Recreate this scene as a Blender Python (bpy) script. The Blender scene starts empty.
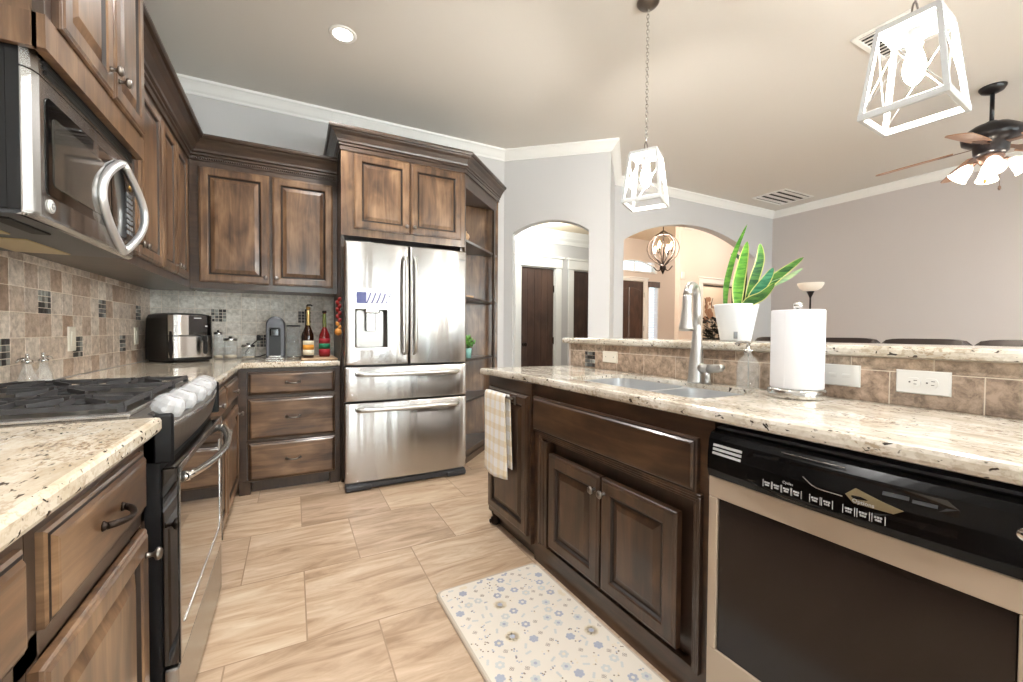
import bpy, bmesh, math, random
from mathutils import Matrix, Vector
from math import sin, cos, pi, radians
random.seed(7)
S = bpy.context.scene
COL = S.collection

# ---------------------------------------------------------------- camera
def setup_camera():
    th, ph, ro, f = 0.47943, 0.021935, 0.0060028, 420.7
    F = Vector((sin(th)*cos(ph), cos(th)*cos(ph), -sin(ph)))
    R0 = Vector((cos(th), -sin(th), 0)); U0 = R0.cross(F)
    R = R0*cos(ro) + U0*sin(ro); U = -R0*sin(ro) + U0*cos(ro)
    cd = bpy.data.cameras.new('camera'); co = bpy.data.objects.new('camera', cd); COL.objects.link(co)
    m = Matrix((R, U, -F)).transposed().to_4x4(); m.translation = Vector((0, 0, 1.142))
    co.matrix_world = m
    cd.sensor_width = 36; cd.lens = 36*f/1023; cd.clip_start = 0.02; cd.clip_end = 200
    S.camera = co
setup_camera()

# ---------------------------------------------------------------- world, lights, exposure
S.view_settings.view_transform = 'Standard'; S.view_settings.look = 'None'
S.view_settings.gamma = 1; S.view_settings.use_curve_mapping = False
S.view_settings.exposure = 0.34
W = bpy.data.worlds.new('world'); S.world = W; W.use_nodes = True
W.node_tree.nodes['Background'].inputs[0].default_value = (0.80, 0.92, 1.0, 1)
W.node_tree.nodes['Background'].inputs[1].default_value = 1.6

def area(name, loc, rot, sx, sy, power, col=(1, 1, 1), spread=180):
    l = bpy.data.lights.new(name, 'AREA'); l.shape = 'RECTANGLE'; l.size = sx; l.size_y = sy
    l.energy = power; l.color = col; l.spread = radians(spread)
    o = bpy.data.objects.new(name, l); o.location = loc; o.rotation_euler = rot; COL.objects.link(o); return o
def point(name, loc, power, col, r=0.04):
    l = bpy.data.lights.new(name, 'POINT'); l.energy = power; l.color = col; l.shadow_soft_size = r
    o = bpy.data.objects.new(name, l); o.location = loc; COL.objects.link(o); return o
YB = -3.2                                    # rear wall with the windows, behind the camera
REAR_WINDOWS = [(-0.35, 0.55, 0.9, 2.5), (1.3, 2.9, 0.05, 2.45), (3.5, 4.7, 0.75, 2.45), (5.1, 6.3, 0.75, 2.45)]
for i, (x0, x1, z0, z1) in enumerate(REAR_WINDOWS):   # daylight entering by the rear windows
    area('window_daylight', ((x0+x1)/2, YB-0.16, (z0+z1)/2), (radians(90), 0, 0), x1-x0, z1-z0, 24*(x1-x0)*(z1-z0), (0.93, 0.97, 1.0))
CANS = [(0.29, 2.9), (0.29, 1.1), (0.29, -0.9), (2.1, -1.2), (5.6, -1.6), (3.6, -1.6), (5.3, .1)]  # first can seen; others added unseen, the living-room ones to lift the right wall

# ---------------------------------------------------------------- materials
MATS = {}
def nt(name):
    m = bpy.data.materials.new(name); m.use_nodes = True; MATS[name] = m
    n = m.node_tree.nodes; l = m.node_tree.links
    return m, n, l, n['Principled BSDF']
def srgb(r, g, b):
    def c(x):
        x /= 255.0
        return x/12.92 if x <= 0.04045 else ((x+0.055)/1.055)**2.4
    return (c(r), c(g), c(b), 1)
def mat(name, col, rough=0.5, metal=0.0, emit=None, es=0, trans=0, ior=1.45, coat=0, alpha=1, spec=None):
    m, n, l, b = nt(name)
    b.inputs['Base Color'].default_value = srgb(*col); b.inputs['Roughness'].default_value = rough
    b.inputs['Metallic'].default_value = metal; b.inputs['IOR'].default_value = ior
    b.inputs['Transmission Weight'].default_value = trans; b.inputs['Coat Weight'].default_value = coat
    b.inputs['Alpha'].default_value = alpha
    if spec is not None: b.inputs['Specular IOR Level'].default_value = spec
    if emit: b.inputs['Emission Color'].default_value = srgb(*emit); b.inputs['Emission Strength'].default_value = es
    return m
def nd(n, t, **kw):
    x = n.new(t)
    for k, v in kw.items(): setattr(x, k, v)
    return x
def ramp(n, stops):
    r = n.new('ShaderNodeValToRGB'); e = r.color_ramp.elements
    while len(e) < len(stops): e.new(0.5)
    for i, (p, c) in enumerate(stops):
        e[i].position = p; e[i].color = srgb(*c)
    return r
def coords(n, l, scale=(1, 1, 1), loc=(0, 0, 0), rnd=False):
    tc = n.new('ShaderNodeTexCoord'); mp = n.new('ShaderNodeMapping')
    mp.inputs['Scale'].default_value = scale; mp.inputs['Location'].default_value = loc
    src = tc.outputs['Object']
    if rnd:
        oi = n.new('ShaderNodeObjectInfo'); ad = nd(n, 'ShaderNodeVectorMath', operation='ADD')
        mu = nd(n, 'ShaderNodeMath', operation='MULTIPLY'); mu.inputs[1].default_value = 13.0
        l.new(oi.outputs['Random'], mu.inputs[0]); l.new(src, ad.inputs[0]); l.new(mu.outputs[0], ad.inputs[1]); src = ad.outputs[0]
    l.new(src, mp.inputs[0]); return mp.outputs[0]
def noise(n, l, vec, scale, detail=4, rough=0.55, dist=0.0):
    t = n.new('ShaderNodeTexNoise'); t.inputs['Scale'].default_value = scale; t.inputs['Detail'].default_value = detail
    t.inputs['Roughness'].default_value = rough; t.inputs['Distortion'].default_value = dist
    l.new(vec, t.inputs['Vector']); return t.outputs['Fac']
def mixc(n, l, fac, a, b, blend='MIX'):
    m = nd(n, 'ShaderNodeMix', data_type='RGBA', blend_type=blend)
    if isinstance(fac, float): m.inputs[0].default_value = fac
    else: l.new(fac, m.inputs[0])
    for s, v in ((6, a), (7, b)):
        if isinstance(v, tuple): m.inputs[s].default_value = v
        else: l.new(v, m.inputs[s])
    return m.outputs[2]
def bump(n, l, b, h, strength=0.2, dist=0.002):
    x = n.new('ShaderNodeBump'); x.inputs['Strength'].default_value = strength; x.inputs['Distance'].default_value = dist
    l.new(h, x.inputs['Height']); l.new(x.outputs[0], b.inputs['Normal'])

def wood(name, grain, stops, rough=0.32):
    """knotty alder: stretched grain plus cloudy stain and a few knots; grain 'v' runs up, 'h' runs level"""
    m, n, l, b = nt(name)
    sc = (16, 16, 1.3) if grain == 'v' else (1.5, 1.5, 18)
    v = coords(n, l, sc, rnd=True)
    g = noise(n, l, v, 1.6, 6, 0.62, 0.8)
    v2 = coords(n, l, (2.6, 2.6, 1.4) if grain == 'v' else (1.5, 1.5, 3.2), rnd=True)
    cl = noise(n, l, v2, 2.2, 3, 0.5, 0.6)
    mx = nd(n, 'ShaderNodeMath', operation='MULTIPLY_ADD'); mx.inputs[1].default_value = 0.45
    l.new(g, mx.inputs[0]); m2 = nd(n, 'ShaderNodeMath', operation='MULTIPLY'); m2.inputs[1].default_value = 0.62
    l.new(cl, m2.inputs[0]); l.new(m2.outputs[0], mx.inputs[2])
    r = ramp(n, stops); l.new(mx.outputs[0], r.inputs[0])
    v3 = coords(n, l, (5, 5, 3.5) if grain == 'v' else (3.5, 3.5, 5), rnd=True)
    vo = n.new('ShaderNodeTexVoronoi'); vo.inputs['Scale'].default_value = 1.0; l.new(v3, vo.inputs['Vector'])
    kr = ramp(n, [(0.03, (255, 255, 255)), (0.14, (0, 0, 0))]); l.new(vo.outputs['Distance'], kr.inputs[0])
    kf = nd(n, 'ShaderNodeMath', operation='MULTIPLY'); kf.inputs[1].default_value = 0.55; l.new(kr.outputs[0], kf.inputs[0])
    c = mixc(n, l, kf.outputs[0], r.outputs[0], srgb(38, 25, 17))
    l.new(c, b.inputs['Base Color']); b.inputs['Roughness'].default_value = rough
    b.inputs['Coat Weight'].default_value = 0.4; b.inputs['Coat Roughness'].default_value = 0.16
    bump(n, l, b, g, 0.06, 0.001); return m
ALD = [(0.30, (40, 28, 20)), (0.44, (72, 51, 36)), (0.56, (106, 79, 56)), (0.72, (144, 113, 84))]
DRK = [(0.30, (34, 25, 19)), (0.5, (55, 41, 32)), (0.72, (78, 59, 46))]
ISL = [(0.30, (27, 17, 11)), (0.46, (47, 31, 20)), (0.58, (67, 46, 31)), (0.74, (92, 67, 46))]
wood('alder_v', 'v', ALD); wood('alder_h', 'h', ALD); wood('frame_v', 'v', DRK, 0.36); wood('frame_h', 'h', DRK, 0.36)
wood('island_v', 'v', ISL); wood('island_h', 'h', ISL); wood('door_wood', 'v', [(0.3, (46, 30, 24)), (0.5, (66, 45, 36)), (0.7, (86, 62, 50))], 0.4)
wood('pale_wood', 'h', [(0.3, (178, 140, 104)), (0.7, (214, 182, 146))], 0.5)
mat('glaze', (34, 23, 17), 0.45)

def granite(name, base, dark, seed, flake=(1, 1, 1)):
    m, n, l, b = nt(name)
    v = coords(n, l, flake, (seed, seed*0.7, 0))
    a = noise(n, l, v, 9, 5, 0.65, 0.5)
    r = ramp(n, [(0.33, base[0]), (0.5, base[1]), (0.68, base[2])]); l.new(a, r.inputs[0])
    s = noise(n, l, v, 84, 3, 0.6, 0.4)
    r2 = ramp(n, [(0.49, (0, 0, 0)), (0.59, (255, 255, 255))]); l.new(s, r2.inputs[0])
    cl = noise(n, l, v, 5, 2, 0.5)
    r3 = ramp(n, [(0.40, (90, 90, 90)), (0.62, (255, 255, 255))]); l.new(cl, r3.inputs[0])
    mu = nd(n, 'ShaderNodeMath', operation='MULTIPLY'); l.new(r2.outputs[0], mu.inputs[0]); l.new(r3.outputs[0], mu.inputs[1])
    c1 = mixc(n, l, mu.outputs[0], r.outputs[0], srgb(*dark[0]))
    s2 = noise(n, l, v, 62, 2, 0.6, 0.5)
    r4 = ramp(n, [(0.63, (0, 0, 0)), (0.675, (255, 255, 255))]); l.new(s2, r4.inputs[0])
    c2 = mixc(n, l, r4.outputs[0], c1, srgb(*dark[1]))
    l.new(c2, b.inputs['Base Color']); b.inputs['Roughness'].default_value = 0.12
    b.inputs['Coat Weight'].default_value = 0.3; b.inputs['Coat Roughness'].default_value = 0.04; return m
granite('granite_left', [(202, 187, 163), (221, 210, 191), (236, 230, 218)], [(150, 122, 92), (66, 54, 48)], 0.0, (1.6, 0.75, 1))
granite('granite_island', [(182, 172, 156), (210, 203, 190), (230, 226, 218)], [(156, 138, 114), (58, 50, 46)], 3.0, (1.8, 0.7, 1))

def tile(name, stops, lo=.68):
    m, n, l, b = nt(name)
    g = n.new('ShaderNodeNewGeometry'); r = ramp(n, stops); l.new(g.outputs['Random Per Island'], r.inputs[0])
    v = coords(n, l); a = noise(n, l, v, 34, 6, 0.7, 0.35)
    r2 = ramp(n, [(0.35, (lo*255, lo*248, lo*240)), (0.62, (255, 255, 255))]); l.new(a, r2.inputs[0])
    c = mixc(n, l, 0.8, r.outputs[0], r2.outputs[0], 'MULTIPLY')
    l.new(c, b.inputs['Base Color']); b.inputs['Roughness'].default_value = 0.42
    bump(n, l, b, a, 0.25, 0.002); return m
tile('travertine', [(0.0, (180, 154, 132)), (0.2, (198, 178, 160)), (0.45, (222, 206, 190)), (0.7, (230, 219, 206)), (0.88, (200, 184, 170)), (1.0, (164, 138, 116))])
tile('slate_tile', [(0.0, (206, 200, 190)), (0.4, (220, 215, 206)), (0.7, (230, 226, 218)), (1.0, (208, 198, 188))], .74)
tile('brown_tile', [(0.0, (176, 150, 130)), (0.35, (196, 172, 150)), (0.7, (206, 186, 166)), (1.0, (168, 146, 128))], .5)
tile('mosaic_glass', [(0.0, (36, 32, 32)), (0.4, (66, 60, 58)), (0.55, (120, 124, 124)), (0.75, (176, 178, 172)), (1.0, (52, 44, 42))])
mat('grout', (222, 210, 194), 0.9)

def plaster(name, col, rough=0.85):
    m, n, l, b = nt(name); b.inputs['Base Color'].default_value = srgb(*col); b.inputs['Roughness'].default_value = rough
    bump(n, l, b, noise(n, l, coords(n, l), 90, 2), 0.06, 0.002); return m
plaster('wall_gray', (200, 199, 199)); plaster('wall_living', (200, 193, 190)); plaster('wall_warm', (216, 205, 196)); plaster('ceiling_paint', (215, 212, 206)); plaster('foyer_paint', (218, 202, 178))
mat('trim_white', (236, 236, 233), 0.4)

def floor_mat():
    m, n, l, b = nt('floor_tile')
    tc = n.new('ShaderNodeTexCoord'); mp = n.new('ShaderNodeMapping'); mp.inputs['Location'].default_value = (-0.042, -1.695+0.507*9, 0)
    l.new(tc.outputs['Object'], mp.inputs[0])
    br = n.new('ShaderNodeTexBrick'); br.offset = 0.5; br.offset_frequency = 2; br.squash = 1
    for k, v in (('Scale', 1.0), ('Mortar Size', 0.0028), ('Mortar Smooth', 0.2), ('Bias', 0.0), ('Brick Width', 0.507), ('Row Height', 0.507)):
        br.inputs[k].default_value = v
    br.inputs['Color1'].default_value = (0, 0, 0, 1); br.inputs['Color2'].default_value = (1, 1, 1, 1); br.inputs['Mortar'].default_value = (0.5, 0.5, 0.5, 1)
    l.new(mp.outputs[0], br.inputs['Vector'])
    mu = nd(n, 'ShaderNodeVectorMath', operation='MULTIPLY_ADD'); mu.inputs[1].default_value = (7, 7, 7)
    l.new(br.outputs['Color'], mu.inputs[0]); l.new(mp.outputs[0], mu.inputs[2])
    sc = n.new('ShaderNodeMapping'); sc.inputs['Scale'].default_value = (1.3, 6.5, 1); sc.inputs['Rotation'].default_value = (0, 0, 0.09); l.new(mu.outputs[0], sc.inputs[0])
    a = noise(n, l, sc.outputs[0], 2.3, 7, 0.62, 0.9)
    r = ramp(n, [(0.30, (160, 132, 106)), (0.45, (188, 161, 134)), (0.58, (203, 179, 153)), (0.75, (218, 199, 176))]); l.new(a, r.inputs[0])
    t = mixc(n, l, 0.16, r.outputs[0], br.outputs['Color'], 'OVERLAY')
    c = mixc(n, l, br.outputs['Fac'], t, srgb(158, 132, 108))
    l.new(c, b.inputs['Base Color']); b.inputs['Roughness'].default_value = 0.38
    bump(n, l, b, a, 0.08, 0.002)
floor_mat()

def steel(name, col=(200, 198, 196), rough=0.24, aniso=0.75, rot=0.0, wavy=False):
    m, n, l, b = nt(name); b.inputs['Base Color'].default_value = srgb(*col); b.inputs['Metallic'].default_value = 1
    b.inputs['Roughness'].default_value = rough; b.inputs['Anisotropic'].default_value = aniso; b.inputs['Anisotropic Rotation'].default_value = rot
    tg = nd(n, 'ShaderNodeTangent', direction_type='RADIAL', axis='Z'); l.new(tg.outputs[0], b.inputs['Tangent'])
    a = noise(n, l, coords(n, l, (7, 7, 0.35) if wavy else (1.2, 1.2, 260)), 1.0, 2); bump(n, l, b, a, 0.5 if wavy else 0.02, 0.012 if wavy else 0.001); return m
steel('stainless', (186, 184, 182), 0.27, 0.93, 0.25, wavy=True); steel('steel_dark', (150, 146, 142), 0.3, 0.5); mat('sink_steel', (206, 208, 210), 0.34, 0.8)
mat('nickel', (196, 194, 190), 0.22, 1); mat('chrome', (226, 226, 226), 0.08, 1); mat('satin_nickel', (200, 199, 196), 0.34, 0.9); mat('satin', (224, 225, 226), 0.38, 0.85); mat('pewter', (132, 126, 120), 0.32, 1)
mat('dw_trim', (184, 168, 150), 0.42, 0.35); mat('dw_panel', (24, 17, 16), 0.16); mat('black_gloss', (10, 10, 11), 0.07, coat=0.5); mat('black_plastic', (16, 16, 18), 0.35); mat('black_strip', (5, 5, 6), 0.22, spec=.22); mat('machine_gray', (88, 88, 92), 0.32, 0.4)
mat('black_matte', (26, 26, 27), 0.6); mat('oven_glass', (20, 16, 14), 0.03, coat=1.0, spec=1.0); mat('cast_iron', (52, 51, 52), 0.5); mat('bronze', (46, 37, 32), 0.35, 0.8)
mat('mw_window', (62, 60, 56), 0.08, coat=0.6); mat('white_plastic', (222, 221, 217), 0.35); mat('ivory_plastic', (228, 222, 208), 0.35); mat('paper', (224, 224, 227), 0.85)
mat('pot_white', (222, 225, 228), 0.3); mat('soil', (70, 54, 42), 0.9); mat('gray_plastic', (120, 124, 128), 0.35); mat('dark_gray', (60, 62, 66), 0.4)
mat('glass', (232, 238, 238), 0.04, alpha=0.10, coat=0.5); mat('plastic_clear', (240, 241, 244), 0.10, alpha=0.36, coat=0.8); mat('window_glass', (250, 255, 252), 0.0, trans=1, ior=1.02)
mat('bulb', (255, 255, 255), 0.3, emit=(255, 248, 238), es=640); mat('bulb_warm', (255, 240, 210), 0.3, emit=(255, 214, 150), es=10); mat('can_glow', (255, 255, 255), 0.3, emit=(255, 250, 240), es=9)
mat('shade_glow', (255, 252, 245), 0.4, emit=(255, 244, 228), es=3.2); mat('frosted', (236, 228, 216), 0.5, emit=(255, 236, 205), es=0.12)
mat('fan_wood', (158, 120, 94), 0.4); mat('fan_black', (24, 22, 26), 0.3); mat('fan_metal', (120, 96, 84), 0.3, 0.6); mat('brass', (196, 158, 92), 0.3, 1)
mat('leather', (36, 26, 24), 0.5); mat('fence', (230, 232, 240), 0.5); mat('blind', (222, 220, 230), 0.5); mat('canvas', (222, 206, 184), 0.8)
mat('red_pepper', (150, 34, 30), 0.4); mat('orange_deco', (222, 150, 70), 0.5); mat('bottle_brown', (46, 24, 12), 0.06, coat=0.5); mat('bottle_green', (104, 112, 58), 0.08, coat=0.5); mat('bottle_red', (128, 28, 30), 0.08, coat=0.5)
mat('label_cream', (236, 226, 200), 0.6); mat('label_orange', (232, 158, 60), 0.6); mat('label_green', (38, 130, 90), 0.6); mat('label_red', (176, 44, 54), 0.6); mat('gold_foil', (190, 164, 108), 0.35, 0.7); mat('teal', (150, 206, 196), 0.5); mat('cord', (26, 26, 28), 0.5)
mat('filter_metal', (190, 172, 132), 0.4, 0.5); mat('display_blue', (70, 74, 130), 0.2); mat('display_white', (214, 214, 230), 0.25); mat('ink_white', (176, 176, 178), 0.5); mat('ink_olive', (112, 98, 72), 0.5); mat('leaf_dark', (26, 58, 36), 0.45); mat('leaf_blackish', (16, 26, 20), 0.5); mat('exterior_green', (150, 172, 130), 0.9)
mat('pendant_white', (188, 190, 190), 0.5); mat('salt', (238, 238, 236), 0.7); mat('spice', (176, 160, 136), 0.8)
def leaf(name, a, c, edge):
    m, n, l, b = nt(name); v = coords(n, l, (6, 6, 30), rnd=True); s = noise(n, l, v, 1.6, 3, 0.6, 1.0)
    r = ramp(n, [(0.38, a), (0.6, c)]); l.new(s, r.inputs[0]); l.new(r.outputs[0], b.inputs['Base Color']); b.inputs['Roughness'].default_value = 0.38
leaf('leaf_bright', (58, 122, 36), (112, 172, 62), 0); leaf('leaf_green', (26, 76, 44), (88, 138, 60), 0); leaf('leaf_teal', (36, 108, 82), (80, 150, 110), 0); mat('leaf_edge', (206, 208, 128), 0.45); leaf('leaf_pale', (130, 166, 130), (168, 190, 140), 0)
def towel_mat():
    m, n, l, b = nt('towel_cloth'); v = coords(n, l)
    sx = n.new('ShaderNodeSeparateXYZ'); l.new(v, sx.inputs[0])
    fs = []
    for o, fq in ((1, 17.0), (2, 13.0)):
        a = nd(n, 'ShaderNodeMath', operation='MULTIPLY'); a.inputs[1].default_value = fq; l.new(sx.outputs[o], a.inputs[0])
        fr = nd(n, 'ShaderNodeMath', operation='FRACT'); l.new(a.outputs[0], fr.inputs[0])
        g = nd(n, 'ShaderNodeMath', operation='GREATER_THAN'); g.inputs[1].default_value = 0.58; l.new(fr.outputs[0], g.inputs[0]); fs.append(g.outputs[0])
    c = mixc(n, l, fs[0], srgb(242, 240, 238), srgb(238, 228, 208)); c = mixc(n, l, fs[1], c, srgb(246, 238, 222), 'MULTIPLY')
    l.new(c, b.inputs['Base Color']); b.inputs['Roughness'].default_value = 0.9; b.inputs['Sheen Weight'].default_value = 0.3
    bump(n, l, b, noise(n, l, v, 400, 2), 0.2, 0.001)
towel_mat()
mat('mat_cream', (226, 217, 204), 0.75); mat('mat_blue', (172, 176, 190), 0.75); mat('mat_gray', (204, 205, 202), 0.75); mat('mat_tan', (226, 212, 188), 0.75); mat('mat_brown', (148, 132, 120), 0.75); mat('mat_pale', (220, 206, 184), 0.75); mat('mat_side', (196, 184, 168), 0.8)

# ---------------------------------------------------------------- mesh helpers
XF = Matrix.Identity(4)            # builds below are written in world coordinates unless XF says otherwise
class MB:
    def __init__(s): s.v = []; s.f = []; s.m = []; s.sm = []
    def add(s, vs, fs, mi=0, smooth=False):
        o = len(s.v); s.v += [XF @ Vector(v) for v in vs]
        for f in fs: s.f.append([i+o for i in f]); s.m.append(mi); s.sm.append(smooth)
        return s
    def box(s, x0, x1, y0, y1, z0, z1, bev=0.0, mi=0):
        x0, x1 = min(x0, x1), max(x0, x1); y0, y1 = min(y0, y1), max(y0, y1); z0, z1 = min(z0, z1), max(z0, z1)
        b = min(bev, (x1-x0)*.45, (y1-y0)*.45, (z1-z0)*.45)
        if b <= 0:
            vs = [(x, y, z) for z in (z0, z1) for y in (y0, y1) for x in (x0, x1)]
            return s.add(vs, [(0, 2, 3, 1), (4, 5, 7, 6), (0, 1, 5, 4), (1, 3, 7, 5), (3, 2, 6, 7), (2, 0, 4, 6)], mi)
        idx = {}; vs = []
        X = (x0, x1); Y = (y0, y1); Z = (z0, z1); sg = (1, -1)
        for i in (0, 1):
            for j in (0, 1):
                for k in (0, 1):
                    for a in (0, 1, 2):
                        p = [X[i], Y[j], Z[k]]; d = [sg[i]*b, sg[j]*b, sg[k]*b]
                        q = [p[t] if t == a else p[t]+d[t] for t in (0, 1, 2)]
                        idx[(i, j, k, a)] = len(vs); vs.append(q)
        fs = []
        for a in (0, 1, 2):
            o = [t for t in (0, 1, 2) if t != a]
            for e in (0, 1):
                loop = []
                for c in ((0, 0), (1, 0), (1, 1), (0, 1)):
                    key = [0, 0, 0]; key[a] = e; key[o[0]] = c[0]; key[o[1]] = c[1]; loop.append(idx[tuple(key)+(a,)])
                fs.append(loop)
        for a in (0, 1, 2):
            o = [t for t in (0, 1, 2) if t != a]
            for c in ((0, 0), (0, 1), (1, 0), (1, 1)):
                k0 = [0, 0, 0]; k0[o[0]] = c[0]; k0[o[1]] = c[1]; k1 = list(k0); k1[a] = 1
                fs.append([idx[tuple(k0)+(o[0],)], idx[tuple(k0)+(o[1],)], idx[tuple(k1)+(o[1],)], idx[tuple(k1)+(o[0],)]])
        for i in (0, 1):
            for j in (0, 1):
                for k in (0, 1): fs.append([idx[(i, j, k, a)] for a in (0, 1, 2)])
        return s.add(vs, fs, mi)
    def cyl(s, p0, p1, r0, r1=None, n=16, mi=0, smooth=True, caps=True):
        r1 = r0 if r1 is None else r1
        p0, p1 = Vector(p0), Vector(p1); d = (p1-p0).normalized()
        a = d.orthogonal().normalized(); b = d.cross(a)
        vs = [p0+(a*cos(2*pi*i/n)+b*sin(2*pi*i/n))*r0 for i in range(n)]+[p1+(a*cos(2*pi*i/n)+b*sin(2*pi*i/n))*r1 for i in range(n)]
        s.add(vs, [(i, (i+1) % n, n+(i+1) % n, n+i) for i in range(n)], mi, smooth)
        if caps: s.add(vs, [list(range(n))[::-1], list(range(n, 2*n))], mi)
        return s
    def lathe(s, prof, c=(0, 0, 0), n=24, mi=0, d=(0, 0, 1), smooth=True):
        d = Vector(d).normalized(); a = d.orthogonal().normalized(); b = d.cross(a); c = Vector(c); vs = []
        for r, z in prof:
            for i in range(n): vs.append(c+d*z+(a*cos(2*pi*i/n)+b*sin(2*pi*i/n))*max(r, 1e-5))
        fs = []
        for k in range(len(prof)-1):
            for i in range(n): fs.append((k*n+i, k*n+(i+1) % n, (k+1)*n+(i+1) % n, (k+1)*n+i))
        return s.add(vs, fs, mi, smooth)
    def tube(s, pts, r, n=8, mi=0, closed=False, smooth=True, flat=None):
        P = [Vector(p) for p in pts]; N = len(P); rs = r if isinstance(r, (list, tuple)) else [r]*N
        vs = []; up = None
        for i, p in enumerate(P):
            t = (P[(i+1) % N]-P[i-1]) if closed else (P[min(i+1, N-1)]-P[max(i-1, 0)])
            t.normalize()
            up = t.orthogonal().normalized() if up is None else (up-t*up.dot(t)).normalized()
            w = t.cross(up)
            for k in range(n):
                a = 2*pi*k/n; vs.append(p+(up*cos(a)+w*sin(a)*(flat or 1))*rs[i])
        fs = []
        for i in range(N if closed else N-1):
            j = (i+1) % N
            for k in range(n): fs.append((i*n+k, i*n+(k+1) % n, j*n+(k+1) % n, j*n+k))
        s.add(vs, fs, mi, smooth)
        if not closed: s.add(vs, [list(range(n))[::-1], list(range((N-1)*n, N*n))], mi)
        return s
    def extrude(s, loop, vec, mi=0, smooth=False, caps=True):
        n = len(loop); L = [Vector(p) for p in loop]; v = Vector(vec)
        vs = L+[p+v for p in L]
        s.add(vs, [(i, (i+1) % n, n+(i+1) % n, n+i) for i in range(n)], mi, smooth)
        if caps: s.add(vs, [list(range(n))[::-1], list(range(n, 2*n))], mi)
        return s
    def loft(s, loops, mi=0, smooth=False, closed=True, cap=True, mis=None):
        n = len(loops[0]); vs = [p for L in loops for p in L]
        for k in range(len(loops)-1):
            fs = [(k*n+i, k*n+(i+1) % n, (k+1)*n+(i+1) % n, (k+1)*n+i) for i in range(n if closed else n-1)]
            s._addf(vs, fs, mis[k] if mis else mi, smooth, k == 0)
        if cap:
            s._addf(vs, [list(range(n))[::-1]], mi, False, False)
            s._addf(vs, [list(range((len(loops)-1)*n, len(loops)*n))], (mis[-1] if mis and len(mis) == len(loops) else mi), False, False)
        return s
    def _addf(s, vs, fs, mi, smooth, first):
        if first: s._o = len(s.v); s.v += [XF @ Vector(v) for v in vs]
        for f in fs: s.f.append([i+s._o for i in f]); s.m.append(mi); s.sm.append(smooth)
    def panel(s, o, u, nrm, w, h, t, fw=0.062, raised=True, mi=0, mg=1):
        """raised-panel door (or slab drawer front): o lower-left of back face, u width direction, nrm outward"""
        o, u, nn = Vector(o), Vector(u), Vector(nrm)
        if raised: prof = [(0, 0), (0, t-.008), (.004, t-.004), (.008, t-.0035), (.013, t), (fw-.012, t), (fw-.006, t-.004), (fw, t-.012), (fw+.007, t-.012), (fw+.032, t-.003)]
        else: prof = [(0, 0), (0, t-.011), (.005, t-.008), (.010, t-.007), (.016, t-.001), (.022, t)]
        loops = []
        for i, d in prof:
            loops.append([o+u*i+nn*d+Vector((0, 0, i)), o+u*(w-i)+nn*d+Vector((0, 0, i)), o+u*(w-i)+nn*d+Vector((0, 0, h-i)), o+u*i+nn*d+Vector((0, 0, h-i))])
        mis = [mi]*len(prof)
        if raised: mis[6] = mg; mis[7] = mg
        else: mis[2] = mg
        return s.loft(loops, mi=mi, mis=mis)
    def build(s, name, mats, parent=None, fix=True):
        me = bpy.data.meshes.new(name)
        R = MW.get(parent.name, Matrix.Identity(4)).inverted() if parent is not None else Matrix.Identity(4)
        me.from_pydata([R @ v for v in s.v], [], s.f); me.update()
        if isinstance(mats, str): mats = [mats]
        for m in mats: me.materials.append(MATS[m])
        me.polygons.foreach_set('material_index', s.m); me.polygons.foreach_set('use_smooth', s.sm)
        if fix:
            b = bmesh.new(); b.from_mesh(me); bmesh.ops.remove_doubles(b, verts=b.verts, dist=1e-6); bmesh.ops.recalc_face_normals(b, faces=b.faces); b.to_mesh(me); b.free()
        ob = bpy.data.objects.new(name, me); COL.objects.link(ob)
        if parent is not None: ob.parent = parent; MW[ob.name] = MW[parent.name]
        return ob
MW = {}
def thing(name, label, cat, loc=(0, 0, 0), rz=0.0, group=None):
    o = bpy.data.objects.new(name, None); COL.objects.link(o); m = XF @ (Matrix.Translation(loc) @ Matrix.Rotation(rz, 4, 'Z'))
    o.location = m.to_translation(); o.rotation_euler = m.to_euler(); o.empty_display_size = 0.1
    MW[o.name] = m; o['label'] = label; o['category'] = cat
    if group: o['group'] = group
    return o
def solo(name, mb, mats, label, cat, loc=None, group=None, kind=None):
    """a thing that is one mesh: origin at loc"""
    o = mb.build(name, mats)
    if loc is not None:
        m = XF @ Matrix.Translation(loc); o.data.transform(m.inverted()); o.matrix_world = m; MW[o.name] = m
    else: MW[o.name] = Matrix.Identity(4)
    o['label'] = label; o['category'] = cat
    if group: o['group'] = group
    if kind: o['kind'] = kind
    return o
def struct(name, mb, mats, parent=None):
    o = mb.build(name, mats, parent)
    if parent is None: o['kind'] = 'structure'
    MW.setdefault(o.name, Matrix.Identity(4)); return o
def dup(root, loc, label, rz=None):
    r = root.copy(); COL.objects.link(r); r.location = loc; r['label'] = label
    if rz is not None: r.rotation_euler = (0, 0, rz)
    for ch in list(root.children):
        c = ch.copy(); COL.objects.link(c); c.parent = r
        for g in list(ch.children):
            d = g.copy(); COL.objects.link(d); d.parent = c
    return r
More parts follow.
